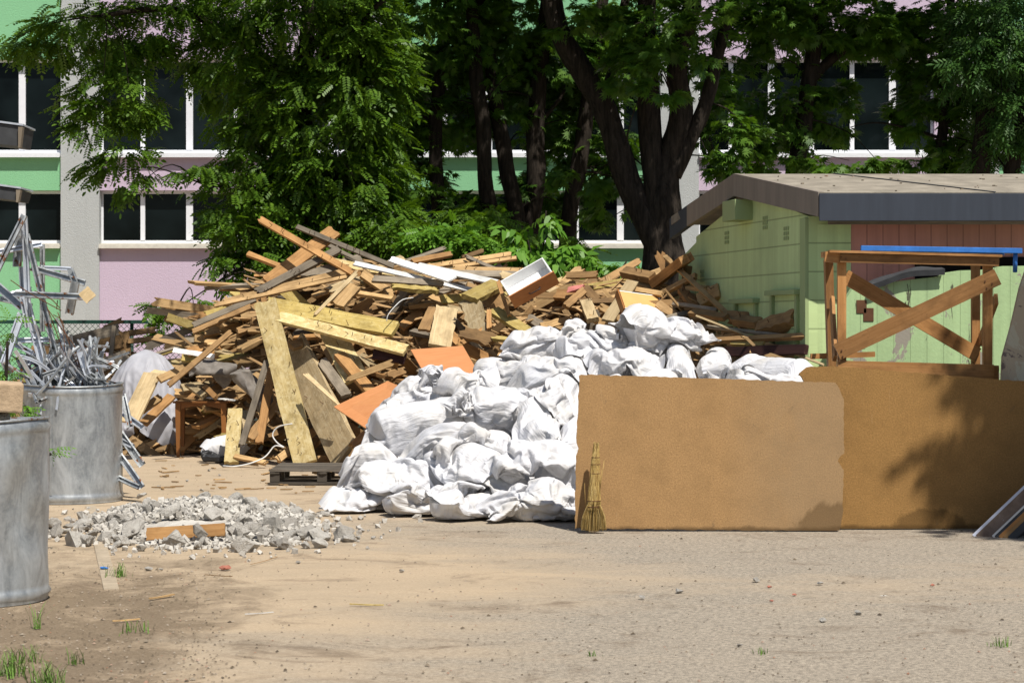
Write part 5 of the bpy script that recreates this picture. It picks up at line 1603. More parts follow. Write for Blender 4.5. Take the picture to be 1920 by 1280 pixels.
def sacks():
    GRP = 'white rubble sacks heaped beside the fibreboard'
    # the buried inside of the heap
    vs = []; fs = []; nx, ny = 60, 26
    for j in range(ny + 1):
        for i in range(nx + 1):
            px = 660 + (1485 - 660) * i / nx; t = j / ny * 1.25
            p = mound(px, min(t, 1.0))
            if t > 1: p = Vector((p.x, p.y + (t - 1) * 2.4, p.z * (1 - (t - 1) / .25)))
            e = min(1, i / 4, (nx - i) / 4)
            r = .07 * noise.noise(p * 3.1)
            vs.append((p.x, p.y + .12, max(-.02, (p.z + r - .08) * e)))
    for j in range(ny):
        for i in range(nx):
            a = j * (nx + 1) + i; fs.append((a, a + 1, a + nx + 2, a + nx + 1))
    MB().add(vs, fs, True).build('buried_sacks', M['sack'], None, 'white sacks buried deep in the heap and seen only through the gaps', 'sacks', None, 'stuff')
    g = [(-4, 12, 0), (8, 12, 0), (8, 30, 0), (-4, 30, 0)]
    board = [tuple(P(px, 990, 15.78).xy) + (z,) for px, z in ((1070, 0), (1990, 0))] + [(P(1990, 990, 15.9).x, 15.9, 1.2), (P(1070, 990, 15.9).x, 15.9, 1.2)]
    lying = [(vs, fs), (g, [(0, 1, 2, 3)]), (board, [(0, 1, 2, 3)])]
    rng = random.Random(7)
    hname = ['on the ground at the foot', 'low on the front', 'in the lower middle', 'in the upper middle', 'high on the front', 'along the top']
    rows = [.03, .2, .4, .6, .8, .98]
    plan = []
    for ri, t in enumerate(rows):
        px = 735 + (ri % 2) * 40 + ri * 4; k = 0; row = []
        while px < 1475:
            if not (px > 1120 and t < .55):
                row.append((px, t, ri))
            px += rng.uniform(74, 98) * (1.0 if px < 1100 else 1.12)
        plan.append(row)
    n = 0
    for row in plan:
        for par in (0, 1):
            specs = []; meta = []
            for (px, t, ri) in row[par::2]:
                n += 1
                p = mound(px, t)
                pa, pb = mound(px, max(0, t - .08)), mound(px, min(1, t + .08))
                sl_ = (pb - pa).normalized() if t < .93 else Vector((0, 1, .15)).normalized()
                yawc = rng.random()
                full = (ri == 5 and rng.random() < .4) or rng.random() < .05
                yaw = rng.gauss(0, .4) + (math.pi if rng.random() < .5 else 0)
                if not full and ri > 0 and yawc < .42: yaw = -math.pi / 2 + rng.gauss(0, .5)   # neck hanging down the front
                if ri == 0: yaw = rng.choice([0, math.pi]) + rng.gauss(0, .35)
                x_ = Vector((1, 0, 0)); y_ = (sl_ - x_ * sl_.dot(x_)).normalized(); z_ = x_.cross(y_)
                A = Matrix((x_, y_, z_)).transposed() @ Matrix.Rotation(yaw, 3, 'Z')
                org = p + Vector((0, -.02, 0)) + z_ * (.05 if ri else .0)
                if ri == 0: A = Matrix.Rotation(yaw, 3, 'Z'); org.z = 0
                L_ = rng.uniform(.82, 1.05); sd = n * 13 + 5
                if full:
                    lm = [((-.26 + .26 * k_, rng.uniform(-.04, .04), .13), rng.uniform(.13, .17), (1.25, 1, .85)) for k_ in range(3)]
                    specs.append(dict(kind='pillow', org=org, A=A, lumps=lm, L=.86, R=.19, up=.19, seed=sd))
                else:
                    m_ = rng.choice([1, 2, 2, 3])
                    lm = []
                    for k_ in range(m_):
                        s_ = rng.uniform(.088, .13) if ri else rng.uniform(.10, .14)
                        lm.append(((-.32 + .44 * (k_ / max(1, m_ - 1) if m_ > 1 else .25) * rng.uniform(.75, 1), rng.uniform(-.05, .05), s_ * .75), s_, (rng.uniform(1, 1.4), rng.uniform(.8, 1.1), rng.uniform(.7, .95))))
                    specs.append(dict(kind='tube', org=org, A=A, lumps=lm, L=L_, R=rng.uniform(.172, .195), up=.2, lift=math.radians(rng.uniform(2, 22)) if abs(math.cos(yaw)) > .7 else 0, seed=sd))
                wh = 'left end' if px < 780 else 'left third' if px < 920 else 'middle' if px < 1080 else 'behind the fibreboard' if px < 1300 else 'right end'
                st_ = 'full rounded' if full else ('slack' if m_ == 1 else 'half-empty crumpled' if m_ == 2 else 'slumped')
                if not full and abs(math.sin(yaw)) > .8: st_ += ' hanging'
                meta.append(f'{st_} white sack {hname[ri]} of the heap, {wh}')
            if not specs: continue
            for (v, f), lb in zip(settle(specs, lying), meta):
                sack_obj(v, f, 'rubble_sack', lb, 'sack', GRP, 'sack', 50)
                lying.append((v.tolist(), f))
    # the sacks that stand out along the top
    I3 = Matrix.Identity(3)
    def at(px, py, d): return P(px, py, d)
    def lay(px, t, yaw, kind, L_, R_, lumps, seed, label, dz=.0, pitch=0.0):
        p = mound(px, t); p.z += dz
        A = Matrix.Rotation(yaw, 3, 'Z') @ Matrix.Rotation(pitch, 3, 'Y')
        (v, f), = settle([dict(kind=kind, org=p, A=A, lumps=lumps, L=L_, R=R_, up=.30, seed=seed)], lying)
        sack_obj(v, f, 'rubble_sack', label, 'sack', GRP, 'sack', 50); lying.append((v.tolist(), f))
    lay(1125, .9, .5, 'pillow', .95, .21, [((-.2, 0, .17), .17, (1.2, 1, .85)), ((.15, 0, .2), .16, (1.2, 1, .85))], 901, 'full white sack sloping left under the crowning one', .0, -.25)
    lay(1250, .92, .35, 'pillow', 1.02, .24, [((-.24, .02, .27), .2, (1.1, 1, .95)), ((.10, -.02, .19), .15, (1.2, 1, .8))], 902, 'big full white sack with a pointed corner crowning the heap, below the second drawer', .08, .05)
    lay(1035, .97, -.1, 'pillow', .9, .2, [((-.15, 0, .17), .16, (1.2, 1, .85)), ((.15, 0, .15), .15, (1.2, 1, .85))], 903, 'smooth full white sack at the top left shoulder of the heap', .02, -.15)
    # other cloth
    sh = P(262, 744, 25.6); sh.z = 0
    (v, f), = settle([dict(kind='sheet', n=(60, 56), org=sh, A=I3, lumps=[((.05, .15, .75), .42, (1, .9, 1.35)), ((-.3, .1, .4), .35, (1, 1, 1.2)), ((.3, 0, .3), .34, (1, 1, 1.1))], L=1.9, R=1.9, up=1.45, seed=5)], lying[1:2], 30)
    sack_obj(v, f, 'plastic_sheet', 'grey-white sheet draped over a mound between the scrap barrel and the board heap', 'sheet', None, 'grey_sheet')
    for px, py, d, L_, R_, yaw, pit, lb, sd in ((405, 700, 24.7, .5, .13, .1, .9, 'dusty translucent film sheet bunched above the little table', 3), (464, 735, 23.9, .6, .12, -.9, .9, 'grey film sheet hanging beside the narrow grey lath, right of the little table', 4)):
        o_ = P(px, py, d)
        lm = [((-.12, 0, -.07), .07, (1.3, 1, .6)), ((.12, .0, -.06), .08, (1.3, 1, .6))]
        (v, f), = settle([dict(kind='tube', org=o_, A=Matrix.Rotation(-yaw, 3, 'Y') @ Matrix.Rotation(.5, 3, 'X'), lumps=lm, L=L_, R=R_, up=.06, n=(34, 30), seed=sd)], [], 9)
        sack_obj(v, f, 'plastic_sheet', lb, 'sheet', None, 'grey_film')
    c_ = P(404, 858, 23.9); c_.z = 0
    (v, f), = settle([dict(kind='pillow', org=c_, A=Matrix.Rotation(.3, 3, 'Z') @ Matrix.Rotation(-1.15, 3, 'Y'), lumps=[((.12, 0, .0), .11, (1, 1, 1)), ((.2, 0, .02), .09, (1.3, 1, 1))], L=.46, R=.13, up=.02, n=(30, 30), seed=8)], lying[1:2], 14)
    sack_obj(v, f, 'rubble_sack', 'small white sack standing by itself under the right end of the little table', 'sack')
    c_ = P(412, 863, 23.6); c_.z = 0
    (v, f), = settle([dict(kind='tube', org=c_, A=I3, lumps=[((0, 0, .04), .05, (1.6, 1, .7))], L=.4, R=.07, up=.08, n=(24, 24), seed=9)], lying[1:2], 20)
    sack_obj(v, f, 'plastic_bag', 'crumpled black plastic bag on the ground below the small white sack', 'bag', None, 'black_plastic')
    c_ = P(1488, 716, 16.5)
    (v, f), = settle([dict(kind='tube', org=c_, A=I3, lumps=[((0, 0, -.03), .06, (1.6, 1, .7))], L=.35, R=.07, up=.08, n=(24, 24), seed=10)], lying[2:3], 14)
    sack_obj(v, f, 'rubble_sack', 'torn scrap of white sack at the notch between the two fibreboard sheets', 'sack')
sacks()

# ------------------------------------------------------------------ barrels and scrap metal
def barrel(px, d, R, h, label, seed, dent):
    c = Vector((X(px, d), d, 0))
    t = empty('zinc_barrel', c, label, 'barrel')
    rng = random.Random(seed)
    nu, nv = 96, 44
    def ringr(z, a):
        f = z / h
        r = R * (1 - .012 * math.sin(f * math.pi))
        for z0, s_, w_ in ((.05, .016, .012), (h - .05, .016, .012), (h - .085, .006, .012)):
            r += s_ * math.exp(-((z - z0) / w_) ** 2)
        n = noise.noise(Vector((math.cos(a) * 1.3 + seed, math.sin(a) * 1.3, z * 1.6)))
        n2 = noise.noise(Vector((math.cos(a) * 3 + seed, math.sin(a) * 3, z * 4)))
        return r + dent * (n * .6 + n2 * .3) * math.sin(f * math.pi) ** .5
    vs = []; fs = []
    for j in range(nv + 1):
        z = h * j / nv
        for i in range(nu):
            a = 2 * math.pi * i / nu
            r = ringr(z, a)
            zz = z + (.012 * math.sin(a * 2 + seed) * j / nv)
            vs.append(c + Vector((math.cos(a) * r, math.sin(a) * r, zz)))
    for j in range(nv + 1):
        z = h * (1 - j / nv)
        for i in range(nu):
            a = 2 * math.pi * i / nu
            r = ringr(z, a) - .006
            zz = z + .012 * math.sin(a * 2 + seed) * (1 - j / nv)
            vs.append(c + Vector((math.cos(a) * r, math.sin(a) * r, zz)))
    for j in range(2 * nv + 1):
        for i in range(nu):
            i2 = (i + 1) % nu
            fs.append((j*nu+i, j*nu+i2, (j+1)*nu+i2, (j+1)*nu+i))
    MB().add(vs, fs, True).build('shell', M['zinc'], t)
    ring = [c + Vector((math.cos(k / 64 * 2 * math.pi) * (R + .003), math.sin(k / 64 * 2 * math.pi) * (R + .003), h + .012 * math.sin(k / 64 * 4 * math.pi + seed))) for k in range(65)]
    MB().tube(ring, .0085, 6, False).build('rolled_rim', M['rusty'], t)
    MB().tube([c + Vector((0, 0, .02)), c + Vector((0, 0, .045))], R - .012, 48).build('floor_plate', M['zinc'], t)
    sm = MB(); a = -1.75 if seed == 1 else -1.2
    sm.beam(c + Vector((math.cos(a) * (R + .002), math.sin(a) * (R + .002), .08)), c + Vector((math.cos(a) * (R + .002), math.sin(a) * (R + .002), h - .1)), .02, .006, (math.cos(a), math.sin(a), 0), .001)
    sm.build('seam', M['zinc'], t)
    return c
cA = barrel(134, 18.55, .47, 1.075, 'far zinc barrel crammed with bent metal profiles', 1, .012)
cB = barrel(-48, 11.78, .425, 1.06, 'near dented zinc barrel cut by the left edge, a broken block on its rim', 2, .06)

STUD = 'scrap metal profiles sticking out of the far barrel'
def stud_mesh(L, w, h, rng, kink=0.0):
    """thin C profile along X"""
    n = 8; prof = [(-w/2 + .012, h), (-w/2, h), (-w/2, 0), (w/2, 0), (w/2, h), (w/2 - .012, h)]
    bm = bmesh.new(); rows = []
    ph = rng.uniform(0, 6)
    for i in range(n + 1):
        u = i / n; tw = kink * .6 * (u - .5)
        dy = kink * .12 * math.sin(u * 3.1 + ph) * L; dz = kink * .10 * math.cos(u * 4.2 + ph) * L
        rows.append([bm.verts.new(((u - .5) * L, y * math.cos(tw) - z * math.sin(tw) + dy, y * math.sin(tw) + z * math.cos(tw) + dz)) for y, z in prof])
    for i in range(n):
        for k in range(5): bm.faces.new((rows[i][k], rows[i+1][k], rows[i+1][k+1], rows[i][k+1]))
    me = bpy.data.meshes.new('metal_profile'); bm.to_mesh(me); bm.free()
    return me
def stud(a, b, wpx, mat, label, hint=(0, -1, .2), kink=.1, group=None, cat='profile'):
    rng = random.Random(sum(map(ord, label)) + int(a[0]))
    p0, p1 = P(*a), P(*b)
    w = wpx / F * (a[2] + b[2]) / 2
    me = stud_mesh((p1 - p0).length, w, w * .6, rng, kink)
    me.materials.append(M[mat])
    o = new_obj('metal_profile', me); place(o, (p0 + p1) / 2, basis(p1 - p0, hint))
    o.modifiers.new('s', 'SOLIDIFY').thickness = .0025
    return props(o, label, cat, group)
S_ = stud
for a, b, w, mt, lb, k in [
    ((46, 404, 18.4), (-6, 512, 18.3), 10, 'rusty', 'rust-spotted pale profile forming the left leg of the tall triangle', .03),
    ((45, 406, 18.5), (55, 590, 18.5), 10, 'alu', 'bright upright profile dropping straight from the triangle peak', .05),
    ((50, 440, 18.5), (120, 724, 18.4), 10, 'rusty', 'long rusty profile forming the right leg of the tall triangle', .02),
    ((52, 565, 18.5), (90, 726, 18.4), 13, 'alu', 'bright bluish profile leaning right inside the tall triangle', .05),
    ((80, 458, 18.7), (80, 622, 18.7), 8, 'steel', 'slim upright profile just right of the tall triangle', .0),
    ((-10, 474, 18.5), (79, 458, 18.6), 9, 'alu', 'pale profile lying level across the tall triangle', .06),
    ((34, 428, 18.6), (36, 500, 18.6), 14, 'steel', 'crumpled wide grey profile inside the triangle peak', .25),
    ((58, 502, 18.6), (160, 531, 18.6), 11, 'steel', 'grey slotted channel pointing right toward the yellow offcut', .02),
    ((76, 502, 18.7), (134, 505, 18.7), 7, 'alu', 'short pale strip above the grey slotted channel', .03),
    ((132, 504, 18.6), (143, 532, 18.6), 11, 'steel', 'bent top of the hanging grey strip', .1),
    ((143, 528, 18.55), (131, 588, 18.6), 14, 'steel', 'grey strip hanging down behind the yellow offcut', .04),
    ((28, 552, 18.4), (156, 557, 18.4), 11, 'steel', 'level profile that carries the yellow offcut on its end', .0),
    ((42, 588, 18.3), (8, 682, 18.2), 13, 'alu', 'white-bright profile leaning left low in the barrel', .02),
    ((42, 556, 18.3), (52, 614, 18.3), 8, 'alu', 'short punched strip hanging near the triangle foot', .04),
    ((-5, 536, 18.4), (42, 577, 18.3), 15, 'steel', 'dull blue-grey profile slanting down right at the left edge', .03),
    ((24, 640, 18.4), (96, 637, 18.5), 9, 'alu', 'pale level profile above the barrel tangle', .08),
    ((28, 646, 18.4), (62, 662, 18.3), 9, 'alu', 'short bright profile slanting under the pale level one', .1),
    ((0, 560, 18.6), (60, 575, 18.6), 9, 'steel', 'grey profile behind the blue-grey slanting one', .1),
    ((48, 590, 18.6), (42, 500, 18.6), 10, 'alu', 'bright profile crossing inside the tall triangle', .1),
    ((60, 545, 18.6), (20, 560, 18.5), 14, 'alu', 'flared bright sheet strip at mid height of the triangle', .3),
    ((-8, 640, 18.4), (20, 700, 18.4), 14, 'steel', 'grey channel at the far left edge of the tangle', .1)]:
    S_(a, b, w, mt, lb, (0, -1, .2), k, STUD)
H((152, 553, 18.3), (175, 553, 18.3), 24, .012, 'pale', 'yellow square chipboard offcut stuck on the end of a level profile', (.2, -1, .3), (.004, .004), name='board_offcut')
bpy.data.objects['board_offcut'].rotation_euler = (basis(Vector((1, .1, .9)), (.1, -1, .3))).to_euler()
for i, pts in enumerate([[(20, 525), (60, 552), (115, 582)], [(65, 545), (95, 560), (112, 577)], [(90, 580), (122, 625), (140, 650), (150, 692)], [(108, 585), (128, 640), (150, 700)], [(88, 575), (112, 640), (132, 700)], [(100, 590), (118, 605), (122, 660), (140, 722)], [(108, 563), (106, 580)], [(30, 690), (60, 712), (90, 720)], [(0, 655), (30, 672), (58, 690), (70, 700)]]):
    mb = MB()
    limb(mb, [P(x, y, 18.25 + .03 * i) for x, y in pts], [.0045] * len(pts), i, 5, 4)
    mb.build('rusty_rod', M['rust_wire'], None, ['thin rusty rod running down right through the triangle', 'short rusty rod branching near the triangle right leg', 'bent rusty rod curving down to the barrel rim', 'straight rusty rod right of the bent one', 'rusty rod nearest the long rusty profile',
               'kinked rusty rod dropping into the barrel', 'stub of rusty rod crossing the others', 'rusty rod lying low over the barrel rim', 'rusty rod drooping at the left edge of the tangle'][i], 'rod')
def tangle():
    rng = random.Random(9)
    TG = 'short bent metal offcuts heaped in the far barrel'
    ms = []
    for i in range(18):
        me = stud_mesh(rng.uniform(.22, .7), rng.uniform(.014, .042), rng.uniform(.01, .024), rng, rng.uniform(.1, .9))
        me.materials.append(M[rng.choice(['alu', 'alu', 'steel', 'steel', 'alu', 'rusty'])]); ms.append(me)
    for i in range(120):
        a = rng.uniform(0, 2 * math.pi); r = .40 * math.sqrt(rng.random())
        z = 1.02 + rng.uniform(-.05, .42) * (1 - (r / .47) ** 2 * .6)
        o = new_obj('metal_offcut', rng.choice(ms))
        o.location = cA + Vector((math.cos(a) * r - .05, math.sin(a) * r, z))
        o.rotation_euler = (rng.uniform(-3, 3), rng.uniform(-1.3, 1.3), rng.uniform(-3, 3))
        hh = 'low at the rim' if z < 1.1 else 'in the upper tangle' if z > 1.25 else 'in the middle of the tangle'
        props(o, f'short bent metal offcut {hh} of the far barrel, ' + ('left side' if o.location.x < cA.x - .15 else 'right side' if o.location.x > cA.x + .12 else 'centre'), 'offcut', TG)
    for k, (a, b, w, mt, lb) in enumerate([((150, 660, 18.3), (166, 702, 18.3), 12, 'alu', 'bright profile leaning over the barrel rim toward the grey-white sheet'), ((166, 700, 18.4), (198, 722, 18.5), 9, 'steel', 'curved grey strip drooping over the right barrel rim'),
        ((232, 742, 19.2), (243, 800, 19.0), 11, 'steel', 'grey profile hanging beside the far barrel, uppermost of the pieces there'), ((230, 775, 19.2), (268, 802, 19.0), 10, 'alu', 'short open channel pointing right beside the far barrel'),
        ((225, 815, 18.9), (268, 872, 18.7), 14, 'steel', 'broad blue-grey profile sloping to the ground beside the far barrel'), ((222, 850, 18.6), (266, 914, 18.45), 12, 'steel', 'blue-grey profile reaching the ground right of the far barrel'), ((222, 896, 18.5), (262, 914, 18.4), 9, 'steel', 'lowest blue-grey strip on the ground right of the far barrel'), ((225, 825, 18.9), (250, 838, 18.8), 9, 'alu', 'small bright bracket between the blue-grey profiles by the barrel')]):
        S_(a, b, w, mt, lb, (0, -1, .4), .08, 'scrap profiles beside the far barrel')
tangle()

# ------------------------------------------------------------------ rubble, weeds, small things
def chunk_mesh(rng, name='concrete_chunk'):
    bm = bmesh.new()
    for i in range(rng.randint(11, 17)):
        v = Vector((rng.gauss(0, 1), rng.gauss(0, 1), rng.gauss(0, 1))).normalized()
        bm.verts.new((v.x * rng.uniform(.75, 1.1), v.y * rng.uniform(.6, 1), v.z * rng.uniform(.45, .8)))
    r = bmesh.ops.convex_hull(bm, input=bm.verts[:])
    bmesh.ops.delete(bm, geom=[g for g in r['geom_interior'] if isinstance(g, bmesh.types.BMVert)], context='VERTS')
    bmesh.ops.subdivide_edges(bm, edges=bm.edges[:], cuts=2, use_grid_fill=True)
    o = Vector((rng.uniform(0, 50), 0, 0))
    for v in bm.verts:
        v.co += v.co.normalized() * (.10 * noise.noise(v.co * 2.2 + o) + .07 * noise.noise(v.co * 5 + o))
    me = bpy.data.meshes.new(name); bm.to_mesh(me); bm.free()
    me.materials.append(M['concrete'])
    return me
def rubble():
    rng = random.Random(31)
    ms = [chunk_mesh(rng) for i in range(16)]
    GR = 'grey concrete chunks in the low rubble heap'
    def hgt(px, py):
        u = (px - 385) / 250; v = (py - 985) / 48
        return max(-.06, .17 * (1 - u * u * 1.15 - v * v * 1.25))
    c = 0
    spots = []
    for i in range(190):
        big = i < 60
        if big: px, py = rng.uniform(110, 640), rng.uniform(985, 1034) - abs(rng.gauss(0, 4))
        else: px, py = rng.gauss(385, 120), rng.uniform(955, 1030)
        u = (px - 385) / 290; v = (py - 990) / 52
        if u * u + v * v > 1.05 or (262 < px < 432 and 1000 < py < 1024): continue
        spots.append((px, py, rng.uniform(.05, .115) if big else rng.uniform(.028, .075)))
    for q in ((108, 1005, .11), (100, 990, .09), (140, 1022, .13), (165, 1022, .10), (250, 1012, .15), (225, 1022, .10), (580, 1010, .14), (600, 1012, .11), (640, 1012, .13), (655, 1015, .08), (555, 980, .08), (640, 1010, .07), (470, 1015, .12), (330, 1025, .11), (545, 1000, .10)):
        spots.append(q)
    for px, py, s in spots:
        g = G(px, py); h = max(0, hgt(px, py))
        o = new_obj('concrete_chunk', rng.choice(ms))
        o.location = (g.x, g.y, h * rng.uniform(.6, 1.05) + s * .35)
        o.scale = (s, s * rng.uniform(.7, 1.1), s * rng.uniform(.7, 1))
        o.rotation_euler = (rng.uniform(-.7, .7), rng.uniform(-.7, .7), rng.uniform(0, 6.3))
        sz = 'large' if s > .095 else 'fist-sized' if s > .06 else 'small'
        wh = 'at the left tip' if px < 190 else 'on the left side' if px < 330 else 'around the yellow plank' if px < 440 else 'on the right side' if px < 550 else 'at the right tip'
        fb = 'front edge' if py > 1012 else 'back edge' if py < 972 else 'middle'
        props(o, f'{sz} pale grey concrete chunk {wh} of the rubble heap, {fb}', 'rubble', GR)
    # crumbs
    vs = []; fs = []
    r2 = random.Random(4)
    for i in range(2000):
        px, py = r2.gauss(390, 115), r2.gauss(992, 19)
        if not 935 < py < 1075: continue
        g = G(px, py); s = r2.uniform(.006, .028); h = max(0, hgt(px, py))
        if 270 < px < 425 and 1000 < py < 1012: continue
        cpos = Vector((g.x, g.y, h * r2.uniform(.7, 1) + s * .4)); b = len(vs)
        A = Euler((r2.uniform(0, 6), r2.uniform(0, 6), r2.uniform(0, 6))).to_matrix()
        for q in ((-1, -1, -.7), (1, -.8, -.6), (.8, 1, -.8), (-1, .9, -.5), (-.7, -.8, .8), (.9, -.6, .5), (.5, .8, .9), (-.8, .7, .6)):
            vs.append(cpos + A @ Vector(q) * s * r2.uniform(.7, 1.2))
        fs += [tuple(b + k for k in q) for q in ((0, 3, 2, 1), (4, 5, 6, 7), (0, 1, 5, 4), (1, 2, 6, 5), (2, 3, 7, 6), (3, 0, 4, 7))]
    MB().add(vs, fs).build('rubble_crumbs', M['concrete'], None, 'fine crushed concrete between the larger chunks', 'rubble', None, 'stuff')
    # mound under it
    vs = []; fs = []; n = 24
    for j in range(n + 1):
        for i in range(n + 1):
            px = 150 + 470 * i / n; py = 945 + 90 * j / n
            g = G(px, py); vs.append((g.x, g.y, hgt(px, py) * .82 + .02 * noise.noise(Vector((px * .03, py * .09, 1))) - .02))
    for j in range(n):
        for i in range(n):
            a = j * (n + 1) + i; fs.append((a, a + n + 1, a + n + 2, a + 1))
    MB().add(vs, fs, True).build('rubble_bed', M['concrete'], None, 'crushed concrete bed of the rubble heap', 'rubble', None, 'stuff')
    H((275, 1001, 14.75), (422, 992, 14.75), 23, .04, 'orange', 'yellow-brown plank lying in the low rubble heap', (0, -1, .25), (.006, .003), rough=.01)
    o = new_obj('concrete_chunk', ms[3]); o.location = P(376, 993, 14.62); o.scale = (.07, .05, .09); props(o, 'concrete chunk sitting on the front of the yellow plank in the rubble', 'rubble', GR)
    # strays
    for i in range(26):
        px, py = r2.choice([(r2.uniform(660, 760), r2.uniform(985, 1010)), (r2.uniform(100, 1100), r2.uniform(1040, 1200)), (r2.uniform(700, 1900), r2.uniform(1010, 1230)), (r2.uniform(240, 600), r2.uniform(880, 930))])
        g = G(px, py); s = r2.uniform(.012, .035)
        o = new_obj('stray_stone', r2.choice(ms)); o.location = (g.x, g.y, s * .4); o.scale = (s, s, s * .8); o.rotation_euler = (0, 0, r2.uniform(0, 6))
        props(o, 'small stray stone lying alone on the sandy yard', 'stone', 'stray stones on the yard')
    for px, py, s, c_ in ((423, 1068, .045, 'brick_chunk'), (1443, 1102, .02, 'brick_chunk'), (1490, 1116, .018, 'brick_chunk'), (1446, 1127, .016, 'brick_chunk'), (1748, 1098, .018, 'brick_chunk')):
        me = chunk_mesh(r2, 'brick_bit'); me.materials.clear(); me.materials.append(M[c_])
        g = G(px, py); o = new_obj('brick_bit', me); o.location = (g.x, g.y, s * .4); o.scale = (s, s * .8, s * .7)
        props(o, 'small orange-brown brick bit on the sand in front of the rubble heap' if px < 500 else 'tiny red brick bit on the yard before the fibreboard', 'brick', None if px < 500 else 'red brick bits on the yard')
    # block on the near barrel
    c0 = P(8, 750, 11.55)
    me = chunk_mesh(random.Random(3), 'broken_block'); 
    mb = MB(); mb.box(P(-18, 742, 11.6), (.36, .22, .17), Euler((.05, .06, .3)).to_matrix(), .012)
    ob = mb.build('broken_block', simple('sandy_block', (.42, .31, .20), .95, .1, 0, .2, 12, .6, 40), None, 'sandy broken masonry block resting on rubble in the near barrel', 'block')
    for k, (px, py, s) in enumerate(((-10, 775, .12), (-60, 780, .13), (-40, 795, .14), (10, 790, .10), (-100, 790, .13))):
        o = new_obj('concrete_chunk', ms[k]); o.location = P(px, py + 8, 11.7); o.scale = (s, s, s)
        props(o, 'rubble piece filling the near barrel under the sandy block', 'rubble', 'rubble inside the near barrel')
    mb = MB(); mb.tube([cB + Vector((0, 0, .05)), cB + Vector((0, 0, .93))], .40, 24)
    mb.build('rubble_fill', M['concrete'], None, 'crushed rubble filling the near barrel below its rim', 'rubble', None, 'stuff')
    # pink plaster lump and round stone in the heap
    me = chunk_mesh(random.Random(8), 'plaster_lump'); me.materials.clear(); me.materials.append(M['pink_foam'])
    o = new_obj('plaster_lump', me); o.location = P(1078, 540, 23.5); o.scale = (.14, .1, .12); props(o, 'pink plaster lump on the heap right of the white drawer', 'plaster')
    o = new_obj('concrete_chunk', ms[5]); o.location = P(265, 876, 18.4); o.location.z = .06; o.scale = (.07, .06, .06); props(o, 'single white concrete chunk by the foot of the scrap profiles', 'rubble')
    # gravel
    vs = []; fs = []
    for i in range(4200):
        px, py = r2.uniform(-80, 2000), 870 + 430 * r2.random() ** 1.1
        if r2.random() < .3: px, py = r2.uniform(-60, 420), r2.uniform(1060, 1290)
        g = G(px, py); s = r2.uniform(.002, .008) * (1 if r2.random() < .93 else 1.9); b = len(vs)
        a = r2.uniform(0, 3)
        ca, sa = math.cos(a) * s, math.sin(a) * s
        for (u, v, w) in ((-1, -.7, 0), (1, -.6, 0), (.8, .8, 0), (-.9, .6, 0), (.1, 0, .9)):
            vs.append((g.x + u * ca - v * sa, g.y + u * sa + v * ca, w * s * .8))
        fs += [(b, b+1, b+4), (b+1, b+2, b+4), (b+2, b+3, b+4), (b+3, b, b+4)]
    MB().add(vs, fs).build('gravel', M['pebble'], None, 'loose gravel and grit strewn over the sandy yard', 'gravel', None, 'stuff')
    # twigs, sticks
    for (x0, y0, x1, y1, r_, mt, lb) in ((385, 1079, 436, 1082, .004, 'brown', 'thin dark twig on the sand in front of the rubble heap'), (280, 1124, 326, 1116, .008, 'tan', 'short light stick on the dark soil below the rubble heap'),
        (460, 1153, 512, 1149, .004, 'white_paint', 'thin white stick on the sand left of the yellow strip'), (657, 1134, 720, 1136, .006, 'mossy', 'thin yellow strip on the sand in front of the white sacks'), (210, 1166, 262, 1162, .006, 'tan', 'brown stick on the dark soil at lower left'), (470, 1060, 520, 1046, .003, 'brown', 'fine dark twig right of the rubble heap')):
        a, b = G(x0, y0), G(x1, y1)
        me = board_mesh('stick', board_geo((b - a).length, r_ * 2, r_, r2, (.004, .004), .01, .1, 4, 2), M[mt])
        o = new_obj('stick', me); place(o, (a + b) / 2 + Vector((0, 0, .006)), basis(b - a, (0, 0, 1))); props(o, lb, 'stick')
    me = chunk_mesh(random.Random(12), 'bottle_cap'); me.materials.clear(); me.materials.append(M['blue'])
    o = new_obj('plastic_scrap', me); o.location = G(194, 1068) + Vector((0, 0, .015)); o.scale = (.035, .02, .02); props(o, 'crumpled blue plastic scrap on the pale kerb strip', 'litter')
rubble()

def tuft(px, py, n, h, sp, label, seed, group='grass tufts on the bare soil'):
    rng = random.Random(seed)
    c = G(px, py); vs = []; fs = []
    for i in range(n):
        b = c + Vector((rng.gauss(0, sp), rng.gauss(0, sp), 0)); a = rng.uniform(0, 6.28)
        H_ = h * rng.uniform(.3, 1.15); ln = rng.uniform(.15, .95) * H_
        dx, dy = math.cos(a), math.sin(a); w = rng.uniform(.0018, .0035)
        k = len(vs)
        for f in (0, .5, .85):
            q = b + Vector((dx * ln * f * f, dy * ln * f * f, H_ * f)); ww = w * (1 - f * .6)
            vs += [q + Vector((-dy * ww, dx * ww, 0)), q + Vector((dy * ww, -dx * ww, 0))]
        vs.append(b + Vector((dx * ln, dy * ln, H_ * .97)))
        fs += [(k, k+1, k+3, k+2), (k+2, k+3, k+5, k+4), (k+4, k+5, k+6)]
    MB().add(vs, fs).build('grass_tuft', M['grass'], None, label, 'grass tuft', group)
tuft(15, 1266, 110, .10, .06, 'dense grass tuft at the lower left corner of the picture', 1)
tuft(45, 1240, 60, .08, .05, 'grass tuft just right of the corner tuft', 2)
tuft(88, 1280, 60, .11, .04, 'upright grass tuft at the bottom edge near the left', 3)
tuft(68, 1178, 18, .13, .015, 'slim upright grass tuft below the near barrel', 4)
tuft(250, 1185, 30, .06, .04, 'low grass tuft right of the dark soil', 5)
tuft(142, 1245, 16, .09, .02, 'tiny grass tuft between the bottom tuft and the dark soil', 6)
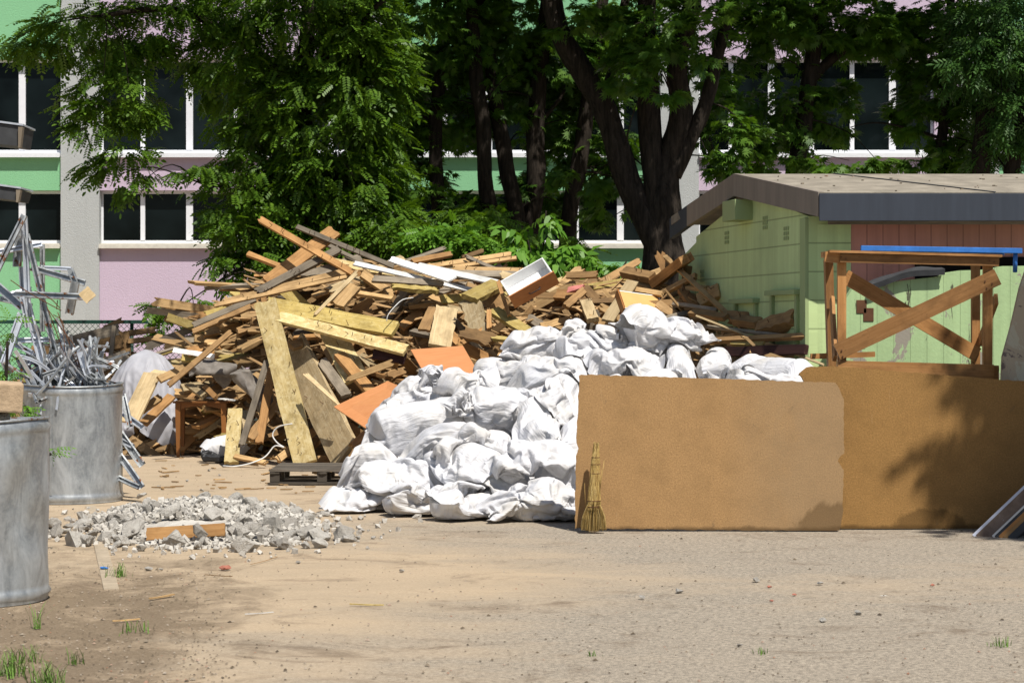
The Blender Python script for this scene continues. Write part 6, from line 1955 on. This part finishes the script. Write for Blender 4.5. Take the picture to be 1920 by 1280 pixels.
tuft(222, 1080, 45, .09, .035, 'grass tuft beside the pale kerb strip under the rubble heap', 7)
tuft(1875, 1212, 26, .05, .03, 'little grass tuft in a crack at lower right', 8)
tuft(1430, 1225, 18, .03, .02, 'tiny grass sprig in a crack at lower centre', 9)
tuft(1110, 1229, 14, .03, .02, 'tiny grass sprig in the crack left of the middle', 10)
bush('tall_weed', 'bright green weed growing between the two zinc barrels', 14.2, [[(62, 1000), (60, 800), (45, 760)], [(80, 1000), (86, 870), (96, 850)], [(15, 1000), (10, 760), (14, 640)]],
     [(42, 755, 20, 22, 0, .08, 26), (95, 850, 8, 12, 0, .05, 8), (18, 615, 14, 26, .2, .12, 18), (16, 690, 20, 14, .1, .1, 18), (40, 775, 22, 12, 0, .08, 14)], 'ash', M['leaf_bright'], 61, .38, .2, 'weed')

# metal eaves at the left edge
def awning(y0, y1, xe, label):
    d = 21.0
    b = P(-90, 700, d); b.z = 0
    t = empty('awning', b, label, 'awning', None)
    dy = 7
    MB().plate([P(-160, y1 - dy * 3, d), P(xe - 6, y1, d), P(xe, y0 + 6, d), P(-160, y0 - dy * 3, d)], .5).build('box_profile', M['tar'], t)
    MB().plate([P(-160, y0 - dy * 3 - 2, d - .02), P(xe + 1, y0 + 4, d - .02), P(xe + 1, y0 + .5, d - .02), P(-160, y0 - dy * 3 - 6, d - .02)], .55).build('top_flashing', M['alu'], t)
    MB().plate([P(xe - 8, y1 + 3, d - .03), P(xe - 4, y1 + 3, d - .03), P(xe + .5, y0 + 6, d - .03), P(xe - 8, y0 + 6, d - .03)], .08).build('end_cap', M['grey'], t)
    MB().tube([(b.x, d + .2, 0), (b.x, d + .2, Z(y0, d))], .05, 8).build('post', M['steel'], t)
awning(232, 274, 42, 'upper dark metal awning end at the left edge of the picture')
awning(350, 376, 38, 'lower dark metal awning end at the left edge of the picture')

def cable(name, pts, r, mat, label):
    mb = MB(); limb(mb, [P(*p) for p in pts], [r] * len(pts), 1, 6, 6)
    mb.build(name, mat, None, label, 'cable')
cable('white_cable', [(548, 794, 22.9), (522, 800, 22.95), (511, 815, 22.95), (520, 830, 22.9), (532, 838, 22.8), (515, 836, 22.8), (497, 856, 22.75), (470, 868, 22.6), (440, 874, 22.4), (418, 873, 22.5)], .008, M['white_paint'], 'white cable looped round the foot of the long pale plank and trailing left')
cable('thin_cable', [(775, 558, 23.6), (755, 562, 23.45), (740, 575, 23.35), (728, 590, 23.3), (725, 602, 23.3)], .006, M['white_paint'], 'thin pale cable curling down onto the thick yellow-brown plank')
